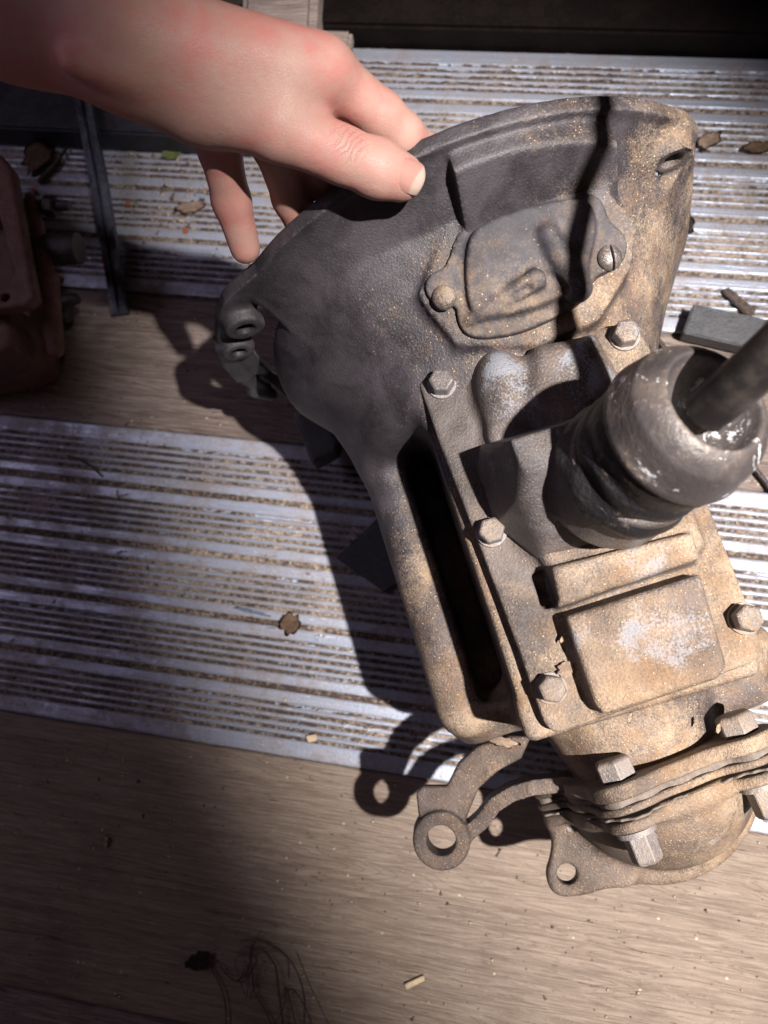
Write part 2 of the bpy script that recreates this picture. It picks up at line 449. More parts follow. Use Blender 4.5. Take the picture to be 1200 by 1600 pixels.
def nets(name, g, F, material, parent=None, smooth_iters=1):
    F = np.broadcast_to(F, g.shape).astype(np.float32)
    ins = F < 0
    cnt = np.zeros(tuple(s - 1 for s in g.shape), np.int8)
    offs = [(i, j, k) for i in (0, 1) for j in (0, 1) for k in (0, 1)]
    sl = lambda o: tuple(slice(o[a], g.shape[a] - 1 + o[a]) for a in range(3))
    for o in offs: cnt += ins[sl(o)]
    act = (cnt > 0) & (cnt < 8)
    idx = np.argwhere(act)
    vals = np.stack([F[idx[:, 0] + o[0], idx[:, 1] + o[1], idx[:, 2] + o[2]] for o in offs], 1)
    acc = np.zeros((len(idx), 3)); nn = np.zeros(len(idx))
    for a in range(8):
        for b in range(a + 1, 8):
            if sum(abs(offs[a][i] - offs[b][i]) for i in range(3)) != 1: continue
            va, vb = vals[:, a], vals[:, b]
            m = (va < 0) != (vb < 0)
            t = np.where(m, va / np.where(m, va - vb, 1), 0)
            p = np.array(offs[a])[None] + t[:, None] * (np.array(offs[b]) - np.array(offs[a]))[None]
            acc += p * m[:, None]; nn += m
    V = g.lo + g.h * (idx + acc / nn[:, None])
    ids = np.full(act.shape, -1, np.int64); ids[act] = np.arange(len(idx))
    faces = []
    for ax in range(3):
        o1, o2 = [(1, 2), (2, 0), (0, 1)][ax]
        s0 = [slice(None)] * 3; s1 = [slice(None)] * 3
        s0[ax] = slice(0, -1); s1[ax] = slice(1, None)
        A, B = ins[tuple(s0)], ins[tuple(s1)]
        e = np.argwhere(A != B)
        e = e[(e[:, o1] > 0) & (e[:, o2] > 0) & (e[:, o1] < g.shape[o1] - 1) & (e[:, o2] < g.shape[o2] - 1)]
        a_in = A[e[:, 0], e[:, 1], e[:, 2]]
        def cid(d1, d2):
            q = e.copy(); q[:, o1] += d1; q[:, o2] += d2
            return ids[q[:, 0], q[:, 1], q[:, 2]]
        Q = np.stack([cid(-1, -1), cid(0, -1), cid(0, 0), cid(-1, 0)], 1)
        Q[~a_in] = Q[~a_in][:, ::-1]
        faces.append(Q)
    Q = np.concatenate(faces)
    Q = Q[(Q >= 0).all(1)]
    for _ in range(smooth_iters):
        s = np.zeros_like(V); c = np.zeros(len(V))
        for i in range(4):
            j = (i + 1) % 4
            np.add.at(s, Q[:, i], V[Q[:, j]]); np.add.at(c, Q[:, i], 1)
            np.add.at(s, Q[:, j], V[Q[:, i]]); np.add.at(c, Q[:, j], 1)
        V = V * 0.5 + 0.5 * s / np.maximum(c, 1)[:, None]
    return link(name, mesh_np(name, V * MM, Q), material, parent)

# ------------------------------------------------------------------ the setting: truck bed floor
bm = bmesh.new()
bmesh.ops.create_cube(bm, size=1, matrix=Matrix.Translation((-0.12, 0.10, -0.045)) @ Matrix.Diagonal((1.5, 1.3, 0.03, 1)))
floor = bm_obj('floor', bm, M['void'])
tag(floor, 'floor of weathered wooden planks and ribbed aluminium strips', kind='structure')

def fbm(X, Y, fx, fy, seed, octs=4):
    """cheap value noise on a grid of coordinates (mm)"""
    r = np.random.default_rng(seed); out = np.zeros(np.broadcast(X, Y).shape); amp = 1; tot = 0
    for _ in range(octs):
        T = r.random((64, 64))
        x = X * fx; y = Y * fy
        xi = np.floor(x).astype(int); yi = np.floor(y).astype(int)
        tx = x - xi; ty = y - yi; tx = tx * tx * (3 - 2 * tx); ty = ty * ty * (3 - 2 * ty)
        g_ = lambda a, b: T[a % 64, b % 64]
        out += amp * ((g_(xi, yi) * (1 - tx) + g_(xi + 1, yi) * tx) * (1 - ty) + (g_(xi, yi + 1) * (1 - tx) + g_(xi + 1, yi + 1) * tx) * ty)
        tot += amp; amp *= 0.55; fx *= 2.03; fy *= 2.03
    return out / tot

def height_sheet(name, xs, ys, Zm, material, parent, soil=None, skirt=-22):
    nx, ny = len(xs), len(ys)
    V = np.zeros((nx, ny, 3)); V[..., 0] = xs[:, None]; V[..., 1] = ys[None]; V[..., 2] = Zm
    ii = np.arange(nx * ny).reshape(nx, ny)
    Q = np.stack([ii[:-1, :-1], ii[1:, :-1], ii[1:, 1:], ii[:-1, 1:]], -1).reshape(-1, 4)
    # skirt down the border
    ring = np.concatenate([ii[:, 0], ii[-1, 1:], ii[-2::-1, -1], ii[0, -2:0:-1]])
    Vb = V.reshape(-1, 3)[ring].copy(); Vb[:, 2] = skirt
    base = nx * ny; m = len(ring); a = np.arange(m); b = (a + 1) % m
    Qs = np.stack([ring[b], ring[a], base + a, base + b], 1)
    me = mesh_np(name, np.concatenate([V.reshape(-1, 3), Vb]) * MM, np.concatenate([Q, Qs]))
    if soil is not None:
        at = me.attributes.new('soil', 'FLOAT', 'POINT')
        at.data.foreach_set('value', np.concatenate([soil.ravel(), np.ones(m)]).astype(np.float32))
    return link(name, me, material, parent)

def rib_profile():
    """cross-section of one strip, 0..244 mm: five interlocking ribbed boards"""
    pts = [(0, -2.0), (0.6, -0.3), (1.5, 0), (12.5, 0)]
    y = 12.5
    for b in range(5):
        for r in range(4):
            pts += [(y + 0.5, -2.6), (y + 3.0, -2.6), (y + 3.5, -0.1), (y + 4.5, 0.25), (y + 5.6, -0.1)]
            y += 6.0
        pts += [(y + 0.4, -2.4), (y + 2.6, -2.4), (y + 3.0, 0)]
        y += 3.0
        if b < 4:
            pts += [(y + 8.4, 0), (y + 8.9, -3.4), (y + 13.2, -3.4), (y + 13.7, 0), (y + 21.0, 0)]
            y += 21.0
    pts += [(y + 0.2, 0), (242.5, 0), (243.4, -0.3), (244, -2.0)]
    return pts

def metal_strip(name, y0, seed, label):
    prof = rib_profile()
    py = np.array([p[0] for p in prof]); pz = np.array([p[1] for p in prof])
    sc = 244 / 244.0
    ys = [py[0]]
    for a, b in zip(py[:-1], py[1:]):
        n = max(1, int((b - a) / 1.3))
        ys += list(a + (b - a) * np.arange(1, n + 1) / n)
    ys = np.array(ys)
    keep = np.concatenate([[True], np.diff(ys) > 1e-6]); ys = ys[keep]
    xs = np.arange(-760, 431, 2.2)
    Z = np.interp(ys, py, pz)[None] + np.zeros((len(xs), 1))
    X, Y = xs[:, None], (ys + y0)[None]
    n1 = fbm(X, Y, 1 / 42, 1 / 14, seed); n2 = fbm(X, Y, 1 / 6.0, 1 / 3.5, seed + 1, 3)
    n3 = fbm(X, Y, 1 / 130, 1 / 70, seed + 2, 3)
    dirt = -1.55 + 4.0 * (n1 - 0.5) + 4.2 * (n2 - 0.5) + 2.5 * (n3 - 0.5)
    dirt = np.clip(dirt, -2.3, 0.3)
    soil = np.clip((dirt - Z) * 1.1 + 0.42, 0, 1)
    Zt = np.maximum(Z, dirt) + 0.10 * (fbm(X, Y, 1 / 30, 1 / 9, seed + 3) - 0.5)
    o = height_sheet(name, xs, ys + y0, Zt, M['alu'], floor, soil)
    return tag(o, label)

metal_strip('metal_strip', -98, 21, 'ribbed aluminium strip under the gearbox')
metal_strip('metal_strip', 267, 35, 'ribbed aluminium strip behind the bell housing')

def plank(y0, y1, z, mat_, seed, label, amp=0.7):
    xs = np.arange(-760, 431, 3.0); n = int((y1 - y0 - 1.6) / 1.6)
    ys = np.linspace(y0 + 0.8, y1 - 0.8, n)
    X, Y = xs[:, None], ys[None]
    Z = z + amp * (fbm(X, Y, 1 / 90, 1 / 5.0, seed, 4) - 0.5) * 2 + 1.2 * (fbm(X, Y, 1 / 160, 1 / 60, seed + 4, 2) - 0.5)
    e = np.minimum(ys - ys[0], ys[-1] - ys)[None]
    Z = Z - np.clip(2.2 - e, 0, 2.2) ** 2 * 0.35
    return tag(height_sheet('plank', xs, ys, Z, mat_, floor), label)

plank(-298, -98, -1.2, M['wood_low'], 51, 'wide weathered plank in front of the tail', 0.55)
plank(146, 267, -1.4, M['wood_mid'], 57, 'grey plank between the two aluminium strips', 0.5)
plank(-500, -299.5, -2.5, M['wood_mid'], 63, 'plank at the lower edge of the floor', 0.5)

# ------------------------------------------------------------------ gearbox
YAW = 0.43
GO = (-0.035, 0.222, 0.0)
gb = bpy.data.objects.new('gearbox', None)
COL.objects.link(gb)
gb.empty_display_size = 0.1
# local x = along the axis to the tail, local y = to the right, local z = up
gb.location = GO
gb.rotation_euler = (0, 0, YAW - math.pi / 2)
tag(gb, 'old dusty cast iron gearbox with bell housing and black shift boot', 'gearbox')
# local frame of the empty: X = (sin yaw, -cos yaw), Y = (cos yaw, sin yaw)

def R_profile(g):
    us = [-20, 0, 4, 10, 20, 40, 60, 80, 100]
    prof = {180: [150, 150, 147, 143, 138, 127, 110, 100, 92],
            135: [150, 150, 146, 139, 131, 119, 107, 98, 90],
            100: [150, 149, 144, 134, 119, 109, 101, 94, 88],
            80: [150, 149, 143, 130, 114, 106, 98, 91, 86],
            40: [148, 147, 144, 138, 129, 114, 102, 90, 82],
            0: [148, 147, 144, 138, 129, 114, 100, 88, 80],
            -60: [150, 150, 146, 140, 132, 118, 104, 95, 90],
            -120: [150, 150, 146, 140, 132, 118, 104, 95, 90],
            -180: [150, 150, 147, 143, 138, 127, 110, 100, 92]}
    ang = np.degrees(np.arctan2(g.z - 150, g.y))       # (1, ny, nz)
    keys = sorted(prof)
    u = g.x[:, 0, 0]
    R = np.zeros(g.shape, np.float32)
    for i, kk in enumerate(keys):
        xp = [kk]; fp = [1.0]
        if i > 0: xp = [keys[i - 1]] + xp; fp = [0.0] + fp
        if i < len(keys) - 1: xp = xp + [keys[i + 1]]; fp = fp + [0.0]
        wgt = np.interp(ang, xp, fp).astype(np.float32)
        if kk == keys[0]: wgt = np.where(ang <= kk, 1, wgt)
        wgt = wgt * wgt * (3 - 2 * wgt)
        R += wgt * np.interp(u, us, prof[kk]).astype(np.float32)[:, None, None]
    # smoothstepped hat weights still sum to one between neighbours
    return R, ang

g = Grid((-12, -172, -2), (306, 122, 312), 1.7)
U, V, W = g.p()
R, ang = R_profile(g)
r = np.sqrt(V * V + (W - 150) ** 2)
outer = (r - R) * 0.72
outer = smax(outer, U - 94, 10)
outer = np.maximum(outer, -6 - U)
# rim flange
ang2 = np.mod(ang, 360.0)
wedge = (np.abs(ang2 - 168) - 20) * 2.4
outer = smax(outer, -np.maximum(np.maximum(131 - r, 2.0 - U), wedge), 5)
fl_r = np.interp(ang2, [0, 138, 148, 186, 187, 215, 216, 360], [151, 151, 160, 161, 142, 142, 151, 151]).astype(np.float32)
fl = np.maximum(r - fl_r, np.abs(U + 2.0) - 4.2)
d = smin(outer, fl, 1.2)
# raised clutch-arm pad behind the rim
pad = np.maximum(np.maximum(np.abs(V - 29) - 38, r - 146.5), 235 - W)
padd = np.maximum(pad, (W - 150) * 0.40 + U * 0.80 - 67.5 + (V - 28) * 0.035)
padd = np.maximum(padd, -U)
d = smin(d, padd * 0.8, 2.5)
# seat for the fork cover
seatp = poly2(U, V, [(44.0,-39.2,250.0)[:2], (23.0,-17.0,262.0)[:2], (20.2,-8.9,264.0)[:2], (18.4,27.8,264.0)[:2], (26.7,59.8,262.0)[:2], (45.6,69.9,250.0)[:2], (63.5,61.2,250.0)[:2], (82.2,39.0,248.0)[:2], (83.7,8.4,245.0)[:2], (72.2,-28.6,245.0)[:2], (53.8,-36.6,250.0)[:2]])
n_slope = 0.32
plane = (W - (266 - n_slope * (U - 20))) * 0.95
seat = np.maximum(np.maximum(seatp, plane), 215 - W)
d = smin(d, seat, 4)
# ears with bolt holes
d = smin(d, cyl(g, (-6, 102, 240), (15, 102, 240), 15, 12, 3), 5)
d = smin(d, cyl(g, (-6, -133, 212), (9.5, -133, 212), 12.5, 11.5, 2), 3)
d = smin(d, cyl(g, (-6, -146, 183), (7.5, -146, 183), 11, 10, 2), 3)
d = np.maximum(d, -cyl(g, (-10, 103, 240), (30, 103, 240), 5.2))
d = np.maximum(d, -cyl(g, (12.5, 103, 240), (40, 103, 240), 10.5, 12))
d = np.maximum(d, -cyl(g, (-10, -133, 212), (30, -133, 212), 5.2))
d = np.maximum(d, -cyl(g, (-10, -146, 183), (30, -146, 183), 4.6))
# hooked lug hanging off the left of the rim
arc = np.maximum(np.abs(r - 157) - 5.5, np.abs(U + 1) - 4.2)
arc = np.maximum(arc, (np.abs(ang2 - 181) - 15) * 2.6)
d = smin(d, arc, 3)
d = smin(d, cone(g, (0, -157, 108), (5, -148, 101), 6, 4.5), 5)
# hollow engine side
inner = np.maximum((r - (R - 9)) * 0.72, U - 62)
d = np.maximum(d, -inner)
# mounting foot low on the left
foot = poly2(U, V, [(-0.4,-145.6,40.0)[:2], (45.2,-143.5,40.0)[:2], (41.6,-122.9,40.0)[:2], (33.7,-118.0,40.0)[:2], (23.1,-121.1,40.0)[:2], (8.8,-131.5,40.0)[:2]])
d = np.minimum(d, prism(foot, W, 22, 42, 2))
# ---- gear case
low = smin(box(g, (52, -99, 10), (259, -20, 163), 17), box(g, (52, -60, 10), (261, 74, 138), 24), 4)
up = box(g, (72, -56, 60), (262, 58, 227), 5)
case = smin(low, up, 9)
pocket = box(g, (86, -72, 134), (243, -55.5, 250), 5)
case = smax(case, -pocket, 5)
d = smin(d, case, 15)
# tail neck
neck = cyl(g, (238, 6, 132), (301, 6, 130), 60, 40, 3)
d = smin(d, neck, 10)
d = smin(d, cyl(g, (250, 62, 120), (290, 64, 126), 38, 24, 8), 10)
d = smin(d, cyl(g, (236, -66, 120), (262, -62, 120), 34, 28, 8), 8)
d = np.maximum(d, 2 - W)
housing = nets('housing', g, d, M['bell'], gb)
tag(housing, 'cast bell housing and gear case in one piece')

# ---- fork cover plate (on the inclined seat)
fc_pts = [(45.9,-36.6,252.0)[:2], (38.1,-31.4,254.0)[:2], (38.4,-22.1,258.0)[:2], (25.9,-14.1,262.0)[:2], (21.1,-1.8,264.0)[:2], (21.8,26.6,264.0)[:2], (27.3,53.2,263.0)[:2], (35.4,56.7,262.0)[:2], (42.3,56.4,258.0)[:2],
          (51.0,62.6,255.0)[:2], (59.9,59.6,254.0)[:2], (62.8,51.6,252.0)[:2], (63.9,41.9,251.0)[:2], (72.5,35.0,249.0)[:2], (75.7,17.4,247.0)[:2], (76.8,-2.3,246.0)[:2], (72.2,-22.0,246.0)[:2], (64.0,-25.5,248.0)[:2], (55.2,-23.3,250.0)[:2], (54.6,-30.9,251.0)[:2]]
g2 = Grid((4, -46, 228), (98, 78, 296), 0.95)
U, V, W = g2.p()
pl = (W - (267 - n_slope * (U - 20))) * 0.95
o2 = poly2(U + 0 * V, V + 0 * U, rounded(fc_pts, 2))
plate = prism(o2 + 0.0 * W, pl, -2.5, 2.4, 0.5)
bulge_pts = [(30.8,-10.5,262.0)[:2], (25.9,1.4,264.0)[:2], (26.2,25.1,264.0)[:2], (30.6,48.9,263.0)[:2], (40.6,50.5,260.0)[:2], (52.1,45.4,256.0)[:2], (65.3,34.9,252.0)[:2], (70.7,15.7,249.0)[:2], (67.1,-17.0,248.0)[:2], (55.1,-18.6,250.0)[:2]]
bul = prism(poly2(U, V, rounded(bulge_pts, 2)) + 0.0 * W, pl, -2, 6.8, 2.0)
plate = smin(plate, bul, 2.5)
plate = smin(plate, cone(g2, (41.2,26.5,266.0), (67.8,32.3,259.0), 5.2, 7.2), 3)
plate = smin(plate, cone(g2, (64.2,-19.2,255.0), (59.2,14.9,264.0), 2.6, 5.0), 3)
plate = smin(plate, cone(g2, (34.7,44.0,266.0), (67.6,35.8,256.0), 2.2, 2.2), 3)
plate = smax(plate, -cone(g2, (56.9,18.8,264.0), (67.5,26.9,261.0), 2.4, 3.0), 1)
plate = smax(plate, -cone(g2, (65.6,-6.9,263.0), (63.5,9.2,266.0), 1.0, 2.2), 2)
fork_cover = nets('fork_cover', g2, plate, M['plate'], gb, 1)
tag(fork_cover, 'pressed steel fork cover with two screws')

def frame_to(p, n, spin=0.0):
    z = Vector(n).normalized()
    q = z.to_track_quat('Z', 'Y').to_matrix().to_4x4()
    return Matrix.Translation(Vector(p) * MM) @ q @ Matrix.Rotation(spin, 4, 'Z')

def hexa(name, p, n, af, hgt, parent, material, spin=0.0, washer=None, flangeless=False, shank=None):
    """hexagon head with chamfered top, its washer and shank"""
    bm = bmesh.new()
    R_ = af / math.sqrt(3) * MM; h = hgt * MM
    rings = [(0, R_, 6), (h * 0.86, R_, 6), (h, R_ * 0.84, 6)]
    prev = None
    for z, rr, n_ in rings:
        ring = [bm.verts.new((rr * math.cos(a * math.pi / 3), rr * math.sin(a * math.pi / 3), z)) for a in range(6)]
        if prev:
            for a in range(6): bm.faces.new((prev[a], prev[(a + 1) % 6], ring[(a + 1) % 6], ring[a]))
        else:
            bm.faces.new(ring[::-1])
        prev = ring
    bm.faces.new(prev)
    if shank:
        bmesh.ops.create_cone(bm, cap_ends=True, segments=16, radius1=shank[0] * MM, radius2=shank[0] * 0.9 * MM, depth=shank[1] * MM, matrix=Matrix.Translation((0, 0, h + shank[1] * MM / 2 - 0.0005)))
    bmesh.ops.bevel(bm, geom=[e for e in bm.edges], offset=0.0005, segments=1, affect='EDGES')
    bmesh.ops.transform(bm, matrix=frame_to(p, n, spin), verts=bm.verts)
    o = bm_obj(name, bm, material, parent)
    if washer:
        bm = bmesh.new()
        bmesh.ops.create_cone(bm, cap_ends=True, segments=28, radius1=washer[0] * MM, radius2=washer[0] * 0.97 * MM, depth=washer[1] * MM, matrix=Matrix.Translation((0, 0, -washer[1] * MM / 2 + 0.0003)))
        bmesh.ops.transform(bm, matrix=frame_to(p, n, spin), verts=bm.verts)
        bm_obj('washer', bm, material, o if parent.type == 'EMPTY' else parent, True, 40)
    return o

def dome_screw(p, n, r_, parent, slot):
    bm = bmesh.new()
    bmesh.ops.create_uvsphere(bm, u_segments=24, v_segments=12, radius=r_ * MM)
    for v in bm.verts: v.co.z *= 0.55
    bmesh.ops.delete(bm, geom=[v for v in bm.verts if v.co.z < -0.0006], context='VERTS')
    if slot is not None:
        rot = Matrix.Rotation(slot, 3, 'Z')
        for v in bm.verts: v.co = rot @ v.co
        # press a slot across the head
        bmesh.ops.bisect_plane(bm, geom=bm.verts[:] + bm.edges[:] + bm.faces[:], plane_co=(0, 0.0008, 0), plane_no=(0, 1, 0))
        bmesh.ops.bisect_plane(bm, geom=bm.verts[:] + bm.edges[:] + bm.faces[:], plane_co=(0, -0.0008, 0), plane_no=(0, 1, 0))
        inner_f = [f for f in bm.faces if abs(f.calc_center_median().y) < 0.0008]
        ex = bmesh.ops.extrude_face_region(bm, geom=inner_f)
        for v in [e for e in ex['geom'] if isinstance(e, bmesh.types.BMVert)]: v.co.z -= 0.0022
        bmesh.ops.delete(bm, geom=inner_f, context='FACES')
        back = rot.inverted()
        for v in bm.verts: v.co = back @ v.co
    bmesh.ops.transform(bm, matrix=frame_to(p, n), verts=bm.verts)
    return bm_obj('screw', bm, M['screw'], parent, True, 50)

PN = (0.305, 0, 0.952)
dome_screw((51.7,-28.1,261.0), (0.3, -0.25, 0.9), 6.0, fork_cover, None)
dome_screw((57.9,52.0,257.0), (0.3, 0.2, 0.92), 6.2, fork_cover, -0.9)

# ---- top cover
g3 = Grid((66, -66, 218), (276, 74, 300), 1.15)
U, V, W = g3.p()
out = [(80.9,-52.9,236.0)[:2], (77.5,-48.5,236.0)[:2], (78.4,-35.9,236.0)[:2], (80.3,-16.5,236.0)[:2], (77.9,7.6,236.0)[:2], (81.2,39.4,236.0)[:2], (84.0,53.1,236.0)[:2], (88.8,60.4,236.0)[:2],
       (119.6,61.0,236.0)[:2], (175.3,58.9,236.0)[:2], (230.1,59.1,236.0)[:2], (249.4,58.1,236.0)[:2], (254.5,55.5,236.0)[:2], (255.8,40.3,236.0)[:2],
       (258.0,-2.0,236.0)[:2], (260.4,-39.0,236.0)[:2], (258.3,-44.3,236.0)[:2], (250.9,-46.3,236.0)[:2], (209.8,-46.4,236.0)[:2]]
cv = prism(poly2(U, V, rounded(out, 1)) + 0 * W, W, 226.5, 236, 1.6)
# raised turret: front hump, central body, two stepped blocks to the rear
def pp(*px): return [tuple(q[:2]) for q in px]
body = prism(poly2(U, V, pp((94.5,-19.5,245.0), (85.2,7.9,245.0), (88.3,35.7,245.0), (108.6,39.6,245.0), (158.6,50.7,245.0), (198.9,49.1,245.0), (204.9,39.4,245.0), (191.5,-22.1,245.0), (157.7,-29.3,245.0), (118.4,-28.9,245.0))) + 0 * W, W, 230, 246, 5)
cv = smin(cv, body, 7)
hump = ell(g3, (100, -13, 236), (24, 15, 18))
cv = smin(cv, hump, 6)
hump2 = prism(poly2(U, V, pp((85.7,5.7,252.0), (89.3,32.8,252.0), (116.0,34.2,252.0), (133.6,9.5,252.0), (114.2,-8.7,252.0))) + 0 * W, W, 230, 255, 7)
cv = smin(cv, hump2, 8)
st1 = prism(poly2(U, V, pp((188.1,-21.2,256.0), (191.8,42.9,256.0), (204.6,41.9,256.0), (206.7,-24.7,256.0))) + 0 * W, W, 225, 254, 3.0)
cv = smin(cv, st1, 3)
st2 = prism(poly2(U, V, pp((210.9,-22.2,252.0), (210.6,40.7,252.0), (251.7,37.1,252.0), (256.1,31.2,252.0), (256.6,-20.4,252.0), (250.9,-22.7,252.0))) + 0 * W, W, 225, 250 , 3.5)
cv = smin(cv, st2, 4)
# slots beside the blocks
cv = smax(cv, -box(g3, (187, -29.5, 229), (205, -22.5, 252), 2), 2)
cv = smax(cv, -cone(g3, (211, -25, 238), (223, -25, 238), 4.0, 4.5), 2)
top_cover = nets('top_cover', g3, cv, M['cover'], gb)
tag(top_cover, 'dusty cast top cover with hexagon bolts')

BZ = 236
for (p, sp) in [((84.4,-41.0,240.0), 0.2), ((162.7,-40.9,240.0), 0.5), ((240.1,-37.7,240.0), 0.1), ((90.6,51.0,240.0), 0.35), ((235.4,54.9,240.0), 0.0)]:
    hexa('bolt', (p[0], p[1], BZ + 1.2), (0, 0, 1), 11.4, 8.0, top_cover, M['bolt'], sp, washer=(7.5, 1.5))

# ---- shift tower
g4 = Grid((108, -48, 228), (200, 84, 330), 1.1)
U, V, W = g4.p()
base = poly2(U, V, [(121, -33), (131, -38), (160, -38), (183, -24), (187, 10), (186, 44), (170, 58), (138, 58), (122, 30)]) + 0 * W
inset = np.clip((W - 240) * 0.36, 0, 40)
tw = np.maximum(base * 0.9 + inset * 0.72, W - 290) * 0.9
tw = np.maximum(tw, 228 - W)
# sloped rear apron towards the stepped blocks
tw = smax(tw, (U - 186) * 0.65 + (W - 246) * 0.55, 4)
nk = cyl(g4, (162, 14, 262), (161, 22, 298), 30, 28, 2)
tw = smin(tw, nk, 5)
tower = nets('shift_tower', g4, tw, M['tower'], gb)
tag(tower, 'dark cast shift tower under the rubber boot')

# ---- boot, cap and lever
A0 = np.array((161, 19, 287.)); A1 = np.array((156, 44, 337.))
axd = (A1 - A0) / np.linalg.norm(A1 - A0)
g5 = Grid((112, -34, 270), (206, 90, 346), 1.0)
U, V, W = g5.p()
def axial(g_, o=A0, d_=axd):
    px, py, pz = g_.x - o[0], g_.y - o[1], g_.z - o[2]
    t = px * d_[0] + py * d_[1] + pz * d_[2]
    rr = np.sqrt(np.maximum(px * px + py * py + pz * pz - t * t, 0))
    ux = np.cross(d_, (0, 0, 1.0)); ux /= np.linalg.norm(ux); uy = np.cross(d_, ux)
    an = np.arctan2(px * uy[0] + py * uy[1] + pz * uy[2], px * ux[0] + py * ux[1] + pz * ux[2])
    return t, rr, an
t, rr, an = axial(g5)
prof_t = [-6, -2, 2, 6, 9, 13, 16, 20, 24, 29, 33, 37, 42]
prof_r = [30, 31, 29.5, 27.5, 28.6, 29.2, 27.6, 28.2, 29.3, 29.0, 28.4, 28.8, 28.0]
rp = np.interp(t + 1.6 * np.sin(an * 2 + 0.6) + 0.8 * np.sin(an * 5), prof_t, prof_r) + 0.55 * np.sin(an * 7 + t * 0.35) * np.clip(1 - t / 26, 0, 1)
bt = np.maximum((rr - rp) * 0.8, np.maximum(-6 - t, t - 40))
boot = nets('rubber_boot', g5, bt, M['rubber'], gb)
tag(boot, 'black rubber shift boot with creases')

g6 = Grid((104, -26, 300), (212, 104, 376), 1.0)
t, rr, an = axial(g6)
t = t - 33
rc = np.interp(t, [-4, -2, 0, 3, 8, 14, 19, 22.5, 24.5], [29.2, 30.6, 31.0, 30.2, 29.4, 28.0, 24.5, 20.5, 17.0])
cp = (rr - rc) * 0.8
cp = smax(cp, t - 23.5, 2.0)
cp = np.maximum(cp, -4 - t)
cp = smax(cp, -ell(g6, tuple(A0 + axd * (33 + 25)), (19.5, 19.5, 17.0)), 2.0)
cap = nets('dust_cap', g6, cp, M['cap'], gb)
tag(cap, 'scuffed domed metal cap over the boot')

# lever: curved tapered rod
def tube(name, pts, radii, material, parent=None, seg=20, caps=True):
    bm = bmesh.new(); prev = None
    P = [Vector(p) * MM for p in pts]
    up_ = None
    for i, p in enumerate(P):
        tdir = (P[min(i + 1, len(P) - 1)] - P[max(i - 1, 0)]).normalized()
        if up_ is None:
            up_ = tdir.orthogonal().normalized()
        up_ = (up_ - tdir * up_.dot(tdir)).normalized(); sd = tdir.cross(up_)
        rr_ = radii[i] if hasattr(radii, '__len__') else radii
        ring = [bm.verts.new(p + (up_ * math.cos(2 * math.pi * a / seg) + sd * math.sin(2 * math.pi * a / seg)) * rr_ * MM) for a in range(seg)]
        if prev:
            for a in range(seg): bm.faces.new((prev[a], prev[(a + 1) % seg], ring[(a + 1) % seg], ring[a]))
        elif caps: bm.faces.new(ring[::-1])
        prev = ring
    if caps: bm.faces.new(prev)
    return bm_obj(name, bm, material, parent, True, 50)

key = [(158, 40, 332), (154, 52, 352), (146, 68, 373), (133, 78, 403), (120, 90, 434), (112, 106, 462), (107, 121, 488), (101, 138, 520), (94, 156, 554)]
lv = []
for i in range(len(key) - 1):
    q0, q1, q2, q3 = (Vector(key[max(0, min(len(key) - 1, i + o_))]) for o_ in (-1, 0, 1, 2))
    for s_ in range(5):
        t_ = s_ / 5
        lv.append(0.5 * ((2 * q1) + (q2 - q0) * t_ + (2 * q0 - 5 * q1 + 4 * q2 - q3) * t_ ** 2 + (3 * q1 - q0 - 3 * q2 + q3) * t_ ** 3))
lv.append(Vector(key[-1]))
lever = tube('shift_lever', lv, [8.6 - 3.9 * min(1.0, max(0.0, (i - 8) / 10)) for i in range(len(lv))], M['lever'], gb, 24)
tag(lever, 'dark steel shift lever leaning to the right')

# ---- tail: flange, gaskets, tail housing
def flange_2d(V, W, grow=0.0, wob=0.0):
    d_ = np.sqrt((V - 8) ** 2 + (W - 133) ** 2) - (50 + grow)
    lug = lambda cy, cz, rr_: np.sqrt((V - cy) ** 2 + (W - cz) ** 2) - (rr_ + grow)
    d_ = smin(d_, lug(-16, 176, 14), 14)
    d_ = smin(d_, lug(51, 172, 15), 14)
    d_ = smin(d_, lug(-44, 106, 15), 14)
    d_ = smin(d_, lug(52, 96, 15), 14)
    return d_
g7 = Grid((286, -68, 70), (332, 76, 200), 1.0)
U, V, W = g7.p()
slant = 0.055 * (V - 10)
f1 = np.minimum(prism(flange_2d(V, W, 1.5) + 0 * U, U + slant, 295.5, 303.5, 1.5), prism(flange_2d(V, W, 1.2) + 0 * U, U + slant, 306.4, 310.4, 1.0))
tail_flange = nets('tail_flange', g7, f1, M['tail'], gb)
tag(tail_flange, 'thick bolted flange at the tail')
gk = prism(flange_2d(V, W, -0.6) + 0.9 * np.sin(V * 0.35) + 0 * U, U + slant, 303, 307.2, 0.3)
gk2 = prism(flange_2d(V, W, -0.4) + 1.2 * np.sin(V * 0.27 + 2) + 0.7 * np.sin(V * 0.9) + 0 * U, U + slant + 0.5 * np.sin(V * 0.17), 312.2, 313.6, 0.4)
tag(nets('gasket', g7, np.minimum(gk, gk2), M['gasket'], gb, 0), 'torn grey gasket squeezed in the flange')

